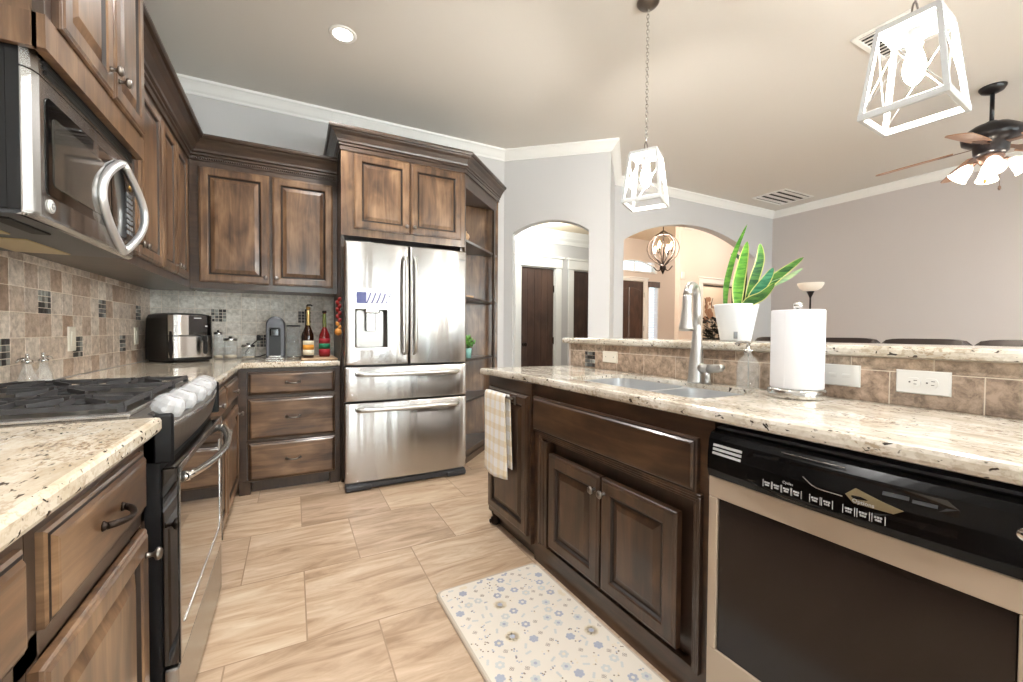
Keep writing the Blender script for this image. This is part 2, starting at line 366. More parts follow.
def sweep(path, prof, up=(0, 0, 1), side=1, closed=False):
    """mouldings: path of floor points (x,y,z), prof of (out, up) offsets; out is to the left of travel times side"""
    P = [Vector(p) for p in path]; N = len(P); loops = []
    for i in range(N):
        d0 = (P[i]-P[i-1]).normalized() if (i > 0 or closed) else None; d1 = (P[(i+1) % N]-P[i]).normalized() if (i < N-1 or closed) else None
        if d0 is None: d0 = d1
        if d1 is None: d1 = d0
        n0 = Vector((-d0.y, d0.x, 0))*side; n1 = Vector((-d1.y, d1.x, 0))*side
        m = (n0+n1).normalized(); k = 1.0/max(m.dot(n0), 0.3)
        loops.append([P[i]+m*k*o+Vector((0, 0, u)) for o, u in prof])
    mb = MB(); mb.loft(loops, closed=True, cap=True); return mb
def offset_poly(poly, d):
    n = len(poly); out = []
    for i in range(n):
        p0, p1, p2 = Vector(poly[i-1]), Vector(poly[i]), Vector(poly[(i+1) % n])
        e0 = (p1-p0).normalized(); e1 = (p2-p1).normalized(); n0 = Vector((-e0.y, e0.x)); n1 = Vector((-e1.y, e1.x))
        m = (n0+n1).normalized(); out.append(p1+m*(d/max(m.dot(n0), .3)))
    return out
def slab(poly, z0, z1, r=0.012, holes=None):
    """granite slab with eased edges from a counter-clockwise outline; holes are cut straight through"""
    mb = MB(); L = []
    for d, z in ((r, z0), (r*.3, z0+r*.3), (0, z0+r), (0, z1-r), (r*.3, z1-r*.3), (r, z1)):
        L.append([(p.x, p.y, z) for p in offset_poly([Vector(q) for q in poly], d)])
    if not holes: mb.loft(L); return mb
    mb.loft(L, cap=False)
    inner = offset_poly([Vector(q) for q in poly], r)
    for z in (z0, z1):
        b = bmesh.new(); es = []
        for lp in [[(p.x, p.y) for p in inner]]+holes:
            vs = [b.verts.new((x, y, z)) for x, y in lp]
            es += [b.edges.new((vs[i], vs[(i+1) % len(vs)])) for i in range(len(vs))]
        bmesh.ops.triangle_fill(b, edges=es, use_beauty=True); b.verts.index_update()
        mb.add([v.co.copy() for v in b.verts], [[v.index for v in f.verts] for f in b.faces]); b.free()
    for lp in holes:
        mb.loft([[(x, y, z0) for x, y in lp], [(x, y, z1) for x, y in lp]], cap=False)
    return mb
def rrect(x0, x1, y0, y1, r, n=6):
    pts = []
    for cx, cy, a0 in ((x1-r, y1-r, 0), (x0+r, y1-r, 90), (x0+r, y0+r, 180), (x1-r, y0+r, 270)):
        for k in range(n+1):
            a = radians(a0+90*k/n); pts.append((cx+r*cos(a), cy+r*sin(a)))
    return pts
def text_mesh(txt, size, depth=0.0004):
    cu = bpy.data.curves.new('txt', 'FONT'); cu.body = txt; cu.size = size; cu.extrude = depth; cu.align_x = 'CENTER'; cu.align_y = 'CENTER'; cu.resolution_u = 2
    o = bpy.data.objects.new('txt', cu); COL.objects.link(o); dg = bpy.context.evaluated_depsgraph_get()
    me = bpy.data.meshes.new_from_object(o.evaluated_get(dg)); vs = [v.co.copy() for v in me.vertices]; fs = [list(p.vertices) for p in me.polygons]
    bpy.data.objects.remove(o); bpy.data.curves.remove(cu); bpy.data.meshes.remove(me); return vs, fs
def put_text(mb, txt, size, o, u, v, mi=0):
    vs, fs = text_mesh(txt, size); o, u, v = Vector(o), Vector(u), Vector(v); n = u.cross(v)
    mb.add([o+u*p.x+v*p.y+n*(p.z+.0006) for p in vs], fs, mi)
def knob_mb(p, n):
    mb = MB(); mb.lathe([(0, 0), (.008, 0), (.0065, .004), (.005, .012), (.007, .016), (.0145, .020), (.0155, .025), (.011, .030), (0, .031)], p, 14, d=n); return mb
def pull_mb(p, u, n, w=0.10):
    """curved drawer pull with leaf ends"""
    p, u, n = Vector(p), Vector(u), Vector(n); mb = MB(); pts = []; rs = []
    for k in range(13):
        t = k/12; a = (t-.5)*w; pts.append(p+u*a+n*(0.006+0.024*sin(pi*t)**0.7)+Vector((0, 0, -.004*sin(pi*t)))); rs.append(0.0048+0.0022*abs(cos(pi*t)))
    mb.tube(pts, rs, 8)
    for sgn in (-1, 1): mb.lathe([(0, 0), (.010, 0), (.008, .004), (.004, .008), (0, .009)], p+u*sgn*w*.5, 10, d=n)
    return mb
X_, Y_, Z_ = Vector((1, 0, 0)), Vector((0, 1, 0)), Vector((0, 0, 1))

# ---------------------------------------------------------------- room shell
H = 3.02
WX, WY = -0.94, 3.985                        # kitchen left and back wall faces
A2, B2, C2 = (1.975, 3.985), (2.794, 3.271), (3.47, 3.985)
struct('floor', MB().box(-1.2, 12.2, YB-0.3, 8.3, -0.06, 0), 'floor_tile')
struct('ceiling', MB().box(-1.1, 6.8, YB-0.15, 4.08, H, H+0.06), 'ceiling_paint')
struct('wall_left', MB().box(WX-0.12, WX, YB, 4.1, 0, H), 'wall_gray')
struct('wall_back', MB().box(WX, A2[0], WY, WY+0.11, 0, H), 'wall_gray')
struct('wall_right', MB().box(6.65, 6.77, YB, 4.1, 0, H), 'wall_living')
def arch_wall(name, p0, p1, s0, s1, zs, za, h, t, m, z0=0.0):
    p0, p1 = Vector((*p0, 0)), Vector((*p1, 0)); L = (p1-p0).length; d = (p1-p0)/L; n = Vector((-d.y, d.x, 0))
    mb = MB()
    def pc(a, b, za0, zb0, top):
        f = [p0+d*a+Z_*za0, p0+d*b+Z_*zb0, p0+d*b+Z_*top, p0+d*a+Z_*top]; mb.extrude(f, n*t)
    pc(0, s0, z0, z0, h); pc(s1, L, z0, z0, h)
    w = (s1-s0)/2; r = (w*w+(za-zs)**2)/(2*(za-zs)); N = 28
    def z(s): return za-r+math.sqrt(max(r*r-(s-s0-w)**2, 0))
    for k in range(N):
        a = s0+(s1-s0)*k/N; b = s0+(s1-s0)*(k+1)/N; pc(a, b, z(a), z(b), h)
    return struct(name, mb, m)
arch_wall('wall_corner', A2, B2, 0.095, 0.880, 2.17, 2.29, H, 0.11, 'wall_gray')
mb = MB(); mb.extrude([(B2[0], B2[1], 0), (C2[0], C2[1], 0), (C2[0]-.07, C2[1]+.09, 0), (B2[0]-.05, B2[1]+.11, 0)], (0, 0, H)); struct('wall_return', mb, 'wall_gray')
arch_wall('wall_dining', (C2[0], 3.985), (6.65, 3.985), 0.15, 2.75, 2.285, 2.61, H, 0.12, 'wall_gray')
mb = MB(); xs = [WX]
for x0, x1, z0, z1 in REAR_WINDOWS:
    mb.box(xs[-1], x0, YB-.12, YB, 0, H); mb.box(x0, x1, YB-.12, YB, z1, H); mb.box(x0, x1, YB-.12, YB, 0, z0) if z0 > .06 else None; xs.append(x1)
mb.box(xs[-1], 6.65, YB-.12, YB, 0, H); struct('wall_rear', mb, 'wall_gray')
for i, (x0, x1, z0, z1) in enumerate(REAR_WINDOWS):
    mb = MB(); c = .05
    for a in ((x0-.09, x0+.02, z0-.09, z1+.09), (x1-.02, x1+.09, z0-.09, z1+.09), (x0-.09, x1+.09, z1-.02, z1+.09), (x0-.09, x1+.09, max(z0-.09, 0), z0+.02)): mb.box(a[0], a[1], YB-.10, YB+.015, a[2], a[3], .004)
    xm = (x0+x1)/2; mb.box(xm-.025, xm+.025, YB-.08, YB-.04, z0, z1); mb.box(x0, x1, YB-.08, YB-.04, (z0+z1)/2-.02, (z0+z1)/2+.02)
    w = struct('window_%d' % (i+1), mb, 'trim_white'); struct('pane', MB().box(x0, x1, YB-.065, YB-.055, z0, z1), 'window_glass', w)
CROWN = [(0, -.095), (.012, -.095), (.018, -.082), (.032, -.070), (.055, -.040), (.070, -.024), (.082, -.018), (.082, 0), (0, 0)]
struct('trim_1', sweep([(WX, YB, H), (WX, WY, H), (*A2, H), (*B2, H), (*C2, H), (6.65, 3.985, H), (6.65, YB, H)], CROWN, side=-1), 'trim_white')
BASE = [(0, 0), (.016, 0), (.016, .09), (.008, .125), (0, .13)]
struct('baseboard_right', sweep([(6.65, 3.985, 0), (6.65, YB, 0)], BASE, side=-1), 'trim_white')
# hall seen through the corner arch
mb = MB()
for x0, x1, z0, z1 in ((1.80, 2.735, 0, 2.6), (3.295, 3.60, 0, 2.6), (4.15, 4.4, 0, 2.6), (2.735, 3.295, 2.035, 2.6), (3.60, 4.15, 2.035, 2.6)): mb.box(x0, x1, 5.0, 5.12, z0, z1)
struct('wall_hall', mb, 'wall_gray')
struct('wall_hall_side', MB().box(1.80, 1.92, 4.09, 5.0, 0, 2.6), 'wall_gray')
mb = MB(); mb.extrude([(3.52, 4.10, 0), (3.62, 4.10, 0), (4.40, 5.0, 0), (4.28, 5.0, 0)], (0, 0, 2.75)); struct('wall_divider', mb, 'wall_warm')
mb = MB(); mb.extrude([(1.92, 4.095, 2.55), (2.10, 3.99, 2.55), (2.78, 3.40, 2.55), (3.42, 4.08, 2.55), (4.30, 5.0, 2.55), (1.92, 5.0, 2.55)], (0, 0, .05)); struct('ceiling_hall', mb, 'foyer_paint')
struct('trim_2', sweep([(1.92, 5.0, 2.55), (4.28, 5.0, 2.55)], [(0, -.17), (.014, -.17), (.02, -.12), (.05, -.09), (.06, -.07), (.10, -.02), (.10, 0), (0, 0)], side=-1), 'trim_white')
def casing(name, x0, x1, z1, y, w=.095, head=.13):
    mb = MB(); mb.box(x0-w, x0, y-.02, y, 0, z1, .004); mb.box(x1, x1+w, y-.02, y, 0, z1, .004)
    mb.box(x0-w-.01, x1+w+.01, y-.026, y, z1, z1+head, .004); mb.box(x0-w-.03, x1+w+.03, y-.045, y, z1+head, z1+head+.03, .006)
    mb.box(x0-.02, x0+.012, y, y+.1, 0, z1); mb.box(x1-.012, x1+.02, y, y+.1, 0, z1); mb.box(x0, x1, y, y+.1, z1-.012, z1+.02); return struct(name, mb, 'trim_white')
casing('trim_3', 2.735, 3.295, 2.04, 5.0); casing('trim_4', 3.60, 4.15, 2.04, 5.0)
def hall_door(name, x0, x1, hinge, lever):
    mb = MB(); w = x1-x0-.024; mb.box(x0+.012, x1-.012, 5.035, 5.075, .008, 2.028, .003)
    for k in range(5): mb.box(x0+.012+w*(k+.06)/5, x0+.012+w*(k+.94)/5, 5.030, 5.036, .02, 2.015, .003)
    d = struct(name, mb, 'door_wood')
    for z in (.30, 1.02, 1.75):
        h = MB().cyl((hinge, 5.022, z-.05), (hinge, 5.022, z+.05), .008, n=8).box(hinge-.014, hinge+.014, 5.026, 5.034, z-.045, z+.045).build('hinge', 'bronze', d)
    k = MB(); k.lathe([(.0, 0), (.028, 0), (.028, .008), (.012, .012), (.012, .04), (.026, .048), (.028, .062), (.018, .072), (0, .073)], (lever, 5.030, .97), 14, d=(0, -1, 0)); k.build('door_knob', 'bronze', d)
hall_door('door_1', 2.735, 3.295, 3.285, 2.80); hall_door('door_2', 3.60, 4.15, 4.14, 3.66)
# foyer seen through the wide arch
struct('ceiling_foyer', MB().box(3.4, 12.2, 4.08, 8.2, 3.5, 3.56), 'foyer_paint')
mb = MB()
for x0, x1, z0, z1 in ((4.2, 6.92, 0, 3.5), (6.92, 8.32, 2.95, 3.5), (8.45, 12.2, 0, 3.5), (7.98, 8.11, 0, 2.46), (6.92, 8.45, 2.46, 2.70), (8.32, 8.45, 2.70, 3.5), (8.11, 8.45, 0, .3)): mb.box(x0, x1, 8.0, 8.12, z0, z1)
struct('wall_front', mb, 'wall_warm')
struct('wall_foyer_side', MB().box(4.28, 4.40, 5.12, 8.0, 0, 3.5), 'wall_warm')
struct('wall_above_arch', MB().box(3.4, 6.9, 4.105, 4.16, 2.75, 3.5), 'wall_warm')
struct('wall_far_side', MB().box(12.1, 12.2, 4.1, 8.0, 0, 3.5), 'wall_warm')
struct('wall_foyer_south', MB().box(6.77, 12.2, 4.0, 4.1, 0, 3.5), 'wall_warm')
mb = MB(); mb.box(7.51, 8.26, 6.5, 6.62, 0, 3.5); mb.box(8.26, 9.75, 6.5, 6.62, 2.27, 3.5); mb.box(9.75, 12.1, 6.5, 6.62, 0, 3.5); struct('wall_partition', mb, 'wall_warm')
casing('trim_5', 8.26, 9.75, 2.27, 6.5, .12, .11)
d3 = struct('door_3', MB().box(6.93, 7.97, 8.02, 8.07, .01, 2.44, .003), 'door_wood')
mb = MB()
for a, b_ in ((7.03, 7.44), (7.47, 7.87)):
    pts = [(a, 8.02, .2), (b_, 8.02, .2)]
    for k in range(9):
        x = b_+(a-b_)*k/8; pts.append((x, 8.02, 2.02+.26*math.sqrt(max(0, 1-((x-7.45)/.62)**2))))
    c = Vector((sum(p[0] for p in pts)/len(pts), 0, sum(p[2] for p in pts)/len(pts)))
    i1 = [(p[0]+(c.x-p[0])*.10, 8.02-.016, p[2]+(c.z-p[2])*.035) for p in pts]
    mb.loft([pts, i1])
mb.build('door_panels', 'door_wood', d3)
for z in (.4, 1.25, 2.1): MB().cyl((7.975, 8.005, z-.06), (7.975, 8.005, z+.06), .012, n=8).build('hinge', 'bronze', d3)
casing('trim_6', 6.93, 7.97, 2.45, 8.0, .1, .06)
# eyebrow transom over the front door
mb = MB(); up = []; N = 16
for k in range(N+1):
    x = 6.92+1.40*k/N; up.append((x, 2.78+.14*sin(pi*k/N)))
lo = [(6.92, 2.70), (8.32, 2.70)]
outer = [(p[0], 7.985, p[1]) for p in [(6.86, 2.66), (8.38, 2.66)]+[(8.38, 2.80)]+[(x, z+.05) for x, z in up[::-1]]+[(6.86, 2.80)]]
cen = Vector((7.62, 7.985, 2.78)); inner = [tuple(cen+(Vector(p)-cen)*.9) for p in outer]
mb.loft([outer, [(p[0], 7.96, p[2]) for p in outer], [(p[0], 7.96, p[2]) for p in inner], [(p[0], 8.02, p[2]) for p in inner]], cap=False)
mb.box(7.60, 7.63, 7.98, 8.0, 2.68, 2.92); w9 = struct('window_5', mb, 'trim_white')
mb = MB(); mb.extrude([(p[0], 8.03, p[2]) for p in inner], (0, .01, 0)); struct('pane', mb, 'window_glass', w9)
# side light
mb = MB(); 
for a in ((8.10, 8.135, .28, 2.45), (8.425, 8.46, .28, 2.45), (8.10, 8.46, 2.42, 2.46), (8.10, 8.46, .28, .31)): mb.box(a[0], a[1], 7.985, 8.10, a[2], a[3])
w6 = struct('window_6', mb, 'trim_white'); struct('pane', MB().box(8.13, 8.43, 8.09, 8.095, .3, 2.43), 'window_glass', w6)
bl = thing('window_blind', 'white slatted blind with brown valance in the narrow side window beside the front door', 'blind', (8.28, 7.97, .3))
MB().box(8.09, 8.47, 7.94, 7.985, 2.30, 2.45, .004).build('valance', 'door_wood', bl)
mb = MB()
for k in range(46):
    z = .33+k*.043; mb.extrude([(8.13, 7.965, z-.012), (8.13, 7.992, z+.012), (8.13, 7.994, z+.010), (8.13, 7.967, z-.014)], (.30, 0, 0))
mb.build('slats', 'blind', bl)

# half wall behind the island, with its bar ledge, and the tiled splashes
ISLAND = Matrix.Translation((1.06, 1.0, 0)) @ Matrix.Rotation(radians(1.2), 4, 'Z')
def island(on=True):
    global XF
    XF = ISLAND if on else Matrix.Identity(4)
def tiles(mb_plain, mb_grout, P, s0, s1, rows, cols0, pitch, mosaics, th=.008, holes=()):
    """P(s, z, d) -> point: s along the wall, z height, d out of the wall"""
    g = .0028
    def slabq(mb, a, b, z0, z1, d0, d1, bev=.0015):
        L = [[P(a, z0, d0), P(b, z0, d0), P(b, z1, d0), P(a, z1, d0)], [P(a, z0, d1-bev), P(b, z0, d1-bev), P(b, z1, d1-bev), P(a, z1, d1-bev)],
             [P(a+bev, z0+bev, d1), P(b-bev, z0+bev, d1), P(b-bev, z1-bev, d1), P(a+bev, z1-bev, d1)]]
        mb.loft(L)
    slabq(mb_grout, s0, s1, rows[0][0], rows[-1][1], 0, th-.002, .0001)
    mo = MB()
    for ri, (z0, z1) in enumerate(rows):
        off = cols0[ri % len(cols0)]; s = off-pitch*math.ceil((off-s0)/pitch)
        while s < s1-1e-4:
            a, b = max(s, s0), min(s+pitch, s1)
            if b-a > .008:
                if any(abs((a+b)/2-ms) < pitch*.5 and abs((z0+z1)/2-mz) < .03 for ms, mz in mosaics):
                    k = 4
                    for i in range(k):
                        for j in range(k):
                            aa = a+(b-a)*i/k; bb = a+(b-a)*(i+1)/k; zz = z0+(z1-z0)*j/k; z2 = z0+(z1-z0)*(j+1)/k
                            slabq(mo, aa+g*.5, bb-g*.5, zz+g*.5, z2-g*.5, 0, th, .0008)
                else: slabq(mb_plain, a+g*.5, b-g*.5, z0+g*.5, z1-g*.5, 0, th)
            s += pitch
    return mo
def splash(name, P, s0, s1, rows, cols0, pitch, mosaics, m):
    t, g = MB(), MB(); mo = tiles(t, g, P, s0, s1, rows, cols0, pitch, mosaics)
    o = struct(name, t, m); struct('grout', g, 'grout', o)
    if mosaics: struct('mosaic_tile', mo, 'mosaic_glass', o)
ROWS = [(.921, 1.006), (1.006, 1.107), (1.107, 1.206), (1.206, 1.305), (1.305, 1.405), (1.405, 1.46)]
splash('wall_left_splash', lambda s, z, d: Vector((WX+d, s, z)), .3, WY, ROWS, [2.245], .1015,
       [(1.58, 1.256), (1.89, 1.056), (2.19, 1.056), (2.5, 1.256), (2.80, 1.056), (3.11, 1.256), (3.41, 1.056), (3.715, 1.256)], 'travertine')
splash('wall_back_splash', lambda s, z, d: Vector((s, WY-d, z)), WX+.008, .315, ROWS, [-.463], .1005, [(-.513, 1.256), (-.213, 1.056), (.09, 1.256)], 'slate_tile')
island()
struct('wall_half', MB().box(.593, .74, -1.6, 1.29, 0, 1.068), 'wall_warm')
splash('wall_half_splash', lambda s, z, d: Vector((.593-d, s, z)), -1.6, 1.262, [(.922, 1.026), (1.026, 1.068)], [-.597, -.495], .2035 if False else .2035, [], 'brown_tile')
mo = MB(); k = 4
for cx, n_ in ((1.06, 4), (-.075, 4)):
    for i in range(4):
        for j in range(4):
            a = cx-.048+.024*i; z = .930+.0235*j; mo.box(.5825, .587, a+.001, a+.0225, z+.001, z+.0225, .001)
struct('trim_7', mo, 'mosaic_glass')
led = slab([(.555, -1.62), (.965, -1.62), (.965, 1.315), (.555, 1.315)], 1.070, 1.105, .012)
solo('bar_ledge', led, 'granite_island', 'raised granite bar ledge on the half wall above the brown tile', 'countertop', (.76, -.15, 1.07))
island(False)

# ---------------------------------------------------------------- cabinets on the left and back walls
def add_door(cab, o, u, n, w, h, t=.02, raised=True, wd='alder_v', knob=None, pull=None, fw=.062, name=None, kmat='pewter', glaze='glaze', pw=.1):
    d = MB().panel(o, u, n, w, h, t, fw, raised).build(name or ('door' if raised else 'drawer'), [wd, glaze], cab)
    o, u, n = Vector(o), Vector(u), Vector(n)
    if knob: knob_mb(o+u*knob[0]+Z_*knob[1]+n*t, n).build('knob', kmat, d)
    if pull: pull_mb(o+u*pull[0]+Z_*pull[1]+n*t, u, n, pw).build('pull', kmat, d)
    return d
CZ0, CZ1 = .88, .92
# near-left pair in the foreground
def near_cab(y0, y1, dr, do, label):
    c = thing('base_cabinet', label, 'cabinet', (-.64, (y0+y1)/2, 0), group=None)
    MB().box(WX+.012, -.355, y0+.001, y1-.001, .10, CZ0-.002).box(WX+.03, -.41, y0+.001, y1-.001, 0, .10).build('carcass', 'frame_v', c)
    f = MB(); f.box(-.355, -.335, y0+.001, y1-.001, .845, CZ0-.002); f.box(-.355, -.335, y0+.001, y1-.001, .66, .70); f.box(-.355, -.335, y0+.001, y1-.001, .10, .13)
    f.box(-.355, -.335, y0+.001, y0+.03, .13, .845); f.box(-.355, -.335, y1-.03, y1-.001, .13, .845); f.build('face_frame', 'frame_h', c)
    add_door(c, (-.335, dr[0], .70), Y_, X_, dr[1]-dr[0], .145, raised=False, wd='alder_h', pull=((dr[1]-dr[0])*.5, .075), kmat='bronze')
    add_door(c, (-.335, do[0], .13), Y_, X_, do[1]-do[0], .525, knob=(do[1]-do[0]-.03, .47))
    return c
near_cab(.22, .828, (.28, .803), (.28, .803), 'dark-stained base cabinet in the left foreground, cut off by the frame, one drawer in view')
near_cab(.828, 1.362, (.857, 1.318), (.83, 1.318), 'dark-stained base cabinet with one drawer and a paneled door directly in front of the range')
# beyond the range
c = thing('base_cabinet', 'dark-stained base cabinet with two small drawers between the range and the corner', 'cabinet', (-.64, 2.75, 0))
MB().box(WX+.012, -.355, 2.137, 3.97, .10, CZ0-.002).box(WX+.03, -.40, 2.137, 3.97, 0, .10).build('carcass', 'frame_v', c)
f = MB(); f.box(-.355, -.335, 2.137, 3.40, .845, CZ0-.002); f.box(-.355, -.335, 2.137, 3.40, .66, .705); f.box(-.355, -.335, 2.137, 3.40, .10, .13)
for a, b in ((2.137, 2.165), (2.685, 2.72), (3.25, 3.398)): f.box(-.355, -.335, a, b, .13, .845)
f.build('face_frame', 'frame_v', c)
for a, b in ((2.165, 2.685), (2.72, 3.25)):
    add_door(c, (-.335, a, .705), Y_, X_, b-a, .138, raised=False, wd='alder_h', knob=((b-a)/2, .07))
    add_door(c, (-.335, a, .13), Y_, X_, b-a, .525, knob=((b-a)-.03 if a < 2.5 else (b-a)-.03, .47))
# back run: three drawers
FY = 3.40
c = thing('base_cabinet', 'dark-stained base cabinet with three wide drawers beside the refrigerator', 'cabinet', (0, 3.7, 0))
MB().box(-.333, .313, FY+.02, 3.97, .095, CZ0-.002).box(-.26, .24, FY+.06, 3.9, 0, .095).build('carcass', 'frame_v', c)
f = MB(); f.box(-.335, .315, FY, FY+.02, .852, CZ0-.002); f.box(-.335, -.285, FY, FY+.02, .095, .852); f.box(.28, .315, FY, FY+.02, .095, .852)
for z0, z1 in ((.665, .692), (.362, .38), (.08, .10)): f.box(-.285, .28, FY, FY+.02, z0, z1)
f.build('face_frame', 'frame_h', c)
for x0, x1 in ((-.335, -.265), (.245, .315)): MB().box(x0, x1, FY, FY+.075, 0, .095, .003).build('foot', 'frame_v', c)
for z0, z1 in ((.692, .850), (.382, .664), (.094, .358)): add_door(c, (-.275, FY, z0), X_, -Y_, .55, z1-z0, raised=False, wd='alder_h', pull=(.275, (z1-z0)*.52), pw=.085)

# counters
solo('countertop', slab([(-.93, .05), (-.299, .05), (-.299, 1.364), (-.93, 1.364)], CZ0, CZ1, .010), 'granite_left', 'speckled cream granite countertop in the left foreground before the range', 'countertop', (-.62, .7, CZ0))
solo('countertop', slab([(-.93, 2.136), (-.305, 2.136), (-.305, 3.372), (.312, 3.372), (.312, 3.975), (-.93, 3.975)], CZ0, CZ1, .010), 'granite_left', 'speckled cream granite corner countertop under the back wall cabinets', 'countertop', (-.3, 3.6, CZ0))

# wall cabinets
def crown(path, z, h=.155, out=.105, side=-1):
    k = h/.155; o = out/.105
    P = [(0, 0), (.010*o, 0), (.010*o, .030*k), (.020*o, .034*k), (.020*o, .048*k), (.032*o, .055*k), (.036*o, .068*k), (.058*o, .100*k), (.078*o, .118*k), (.084*o, .128*k), (.098*o, .130*k), (.105*o, .142*k), (.105*o, .155*k), (0, .155*k)]
    return sweep([(*p, z) for p in path], P, side=side)
def beads(mb, p0, p1, z, r=.0045, step=.011):
    p0, p1 = Vector((*p0, z)), Vector((*p1, z)); n = int((p1-p0).length/step)
    for k in range(n):
        p = p0+(p1-p0)*((k+.5)/n); mb.lathe([(0, -r), (r*.8, -r*.6), (r, 0), (r*.8, r*.6), (0, r)], p, 6, d=(0, 0, 1))
UB, UT = 1.437, 2.33
c = thing('wall_cabinet', 'dark-stained wall cabinet of four narrow doors between the microwave and the corner', 'cabinet', (-.79, 2.9, UB))
MB().box(WX+.002, -.66, 2.112, 3.98, UB, UT).build('carcass', 'frame_v', c)
f = MB(); f.box(-.66, -.64, 2.112, 3.66, UB, 1.482); f.box(-.66, -.64, 2.112, 3.66, 2.285, UT)
for a, b in ((2.112, 2.14), (2.505, 2.525), (2.895, 2.925), (3.215, 3.235), (3.545, 3.66)): f.box(-.66, -.64, a, b, 1.482, 2.285)
f.build('face_frame', 'frame_v', c)
for i, (a, b) in enumerate(((2.14, 2.51), (2.52, 2.905), (2.925, 3.222), (3.232, 3.545))):
    add_door(c, (-.64, a, 1.482), Y_, X_, b-a, .808, fw=.058, knob=((b-a)-.03 if i % 2 == 0 else .03, .05))
crown([(-.64, 2.112), (-.64, 3.657)], UT).build('crown_moulding', 'frame_h', c)
c = thing('wall_cabinet', 'dark-stained two-door wall cabinet on the back wall left of the refrigerator', 'cabinet', (-.16, 3.82, UB))
MB().box(-.638, .318, 3.678, 3.98, UB, UT).build('carcass', 'frame_v', c)
f = MB(); f.box(-.638, .318, 3.657, 3.678, UB, 1.482); f.box(-.638, .318, 3.657, 3.678, 2.29, UT)
for a, b in ((-.638, -.582), (-.150, -.130), (.288, .318)): f.box(a, b, 3.657, 3.678, 1.482, 2.29)
f.build('face_frame', 'frame_h', c)
add_door(c, (-.582, 3.657, 1.482), X_, -Y_, .430, .808, knob=(.405, .05)); add_door(c, (-.132, 3.657, 1.482), X_, -Y_, .418, .808, knob=(.025, .05))
crown([(-.64, 3.657), (.316, 3.657)], UT).build('crown_moulding', 'frame_h', c)
b = MB(); beads(b, (-.60, 3.6435), (.314, 3.6435), UT+.016, .0065, .0135); b.build('rope_moulding', 'frame_h', c)
# over the microwave
c = thing('wall_cabinet', 'projecting dark-stained two-door cabinet above the microwave', 'cabinet', (-.72, 1.74, 1.79))
MB().box(WX+.002, -.535, 1.405, 2.105, 1.872, 2.56).build('carcass', 'alder_v', c)
MB().box(-.528, -.505, 1.378, 2.108, 1.792, 1.87).box(WX+.002, -.52, 1.378, 1.393, 1.792, 1.87).box(WX+.002, -.52, 2.102, 2.108, 1.792, 1.87).box(WX+.002, -.52, 1.38, 2.106, 1.855, 1.87).build('bottom_rail', 'alder_v', c)
f = MB(); f.box(-.535, -.515, 1.400, 2.108, 1.872, 1.89); f.box(-.535, -.515, 1.400, 2.108, 2.50, 2.56)
for a, b in ((1.400, 1.435), (1.76, 1.79), (2.075, 2.108)): f.box(-.535, -.515, a, b, 1.89, 2.50)
f.build('face_frame', 'frame_v', c)
add_door(c, (-.515, 1.433, 1.872), Y_, X_, .338, .62, t=.022, knob=(.30, .07)); add_door(c, (-.515, 1.778, 1.872), Y_, X_, .305, .62, t=.022, knob=(.03, .07))
crown([(WX+.002, 1.400), (-.515, 1.400), (-.515, 2.108), (WX+.002, 2.108)], 2.50, .13, .085).build('crown_moulding', 'frame_h', c)

# refrigerator surround: cabinet, side panels, crown, then the angled shelves
FC = 3.35
c = thing('wall_cabinet', 'tall dark-stained two-door cabinet with heavy crown above the refrigerator', 'cabinet', (.80, 3.6, 1.85))
MB().box(.345, 1.29, FC+.02, 3.98, 1.852, 2.49).build('carcass', 'frame_v', c)
MB().box(.320, .345, FC+.025, 3.98, 0, 2.49).build('side_panel', 'frame_v', c); MB().box(1.262, 1.288, FC+.03, 3.98, 0, 1.852).build('side_panel', 'frame_v', c)
f = MB(); f.box(.320, 1.29, FC, FC+.02, 1.852, 1.91); f.box(.320, 1.29, FC, FC+.02, 2.455, 2.50)
for a, b in ((.320, .412), (.815, .835), (1.25, 1.29)): f.box(a, b, FC, FC+.02, 1.91, 2.455)
f.build('face_frame', 'alder_v', c)
add_door(c, (.410, FC, 1.908), X_, -Y_, .412, .552, knob=(.386, .05)); add_door(c, (.832, FC, 1.908), X_, -Y_, .424, .552, knob=(.026, .05))
crown([(.320, 3.95), (.320, FC), (1.290, FC), (1.897, 3.957)], 2.475, .15, .085).build('crown_moulding', 'frame_h', c)
# angled corner shelves
sh = thing('corner_shelf_unit', 'dark-stained open corner shelf unit angled beside the refrigerator', 'shelf', (1.6, 3.75, 0))
P0, P1 = Vector((1.293, 3.355, 0)), Vector((1.84, 3.902, 0)); dv = (P1-P0).normalized(); nv = Vector((dv.y, -dv.x, 0))
FB = [(1.293, 3.975), (1.293, 3.37), (1.835, 3.912), (1.90, 3.975)]
def plate(mb, z0, z1, ins=0.0):
    L = [(1.293+.002, 3.972), (1.293+.002, 3.375+ins*1.41), (1.835-ins*.3, 3.915+ins*.9), (1.885, 3.972)]
    mb.extrude([(x, y, z0) for x, y in L], (0, 0, z1-z0))
MB().box(1.293, 1.90, 3.972, 3.983, 0, 2.49).build('back_panel', 'alder_v', sh)
MB().box(1.2895, 1.298, 3.37, 3.972, 0, 2.49).build('side_panel', 'alder_v', sh)
for z in (.54, .90, 1.445, 1.935): 
    m_ = MB(); plate(m_, z-.02, z); m_.build('shelf', 'frame_h', sh)
m_ = MB(); plate(m_, .02, .10); m_.build('base', 'frame_h', sh); m_ = MB(); plate(m_, 2.40, 2.49); m_.build('top', 'frame_h', sh)
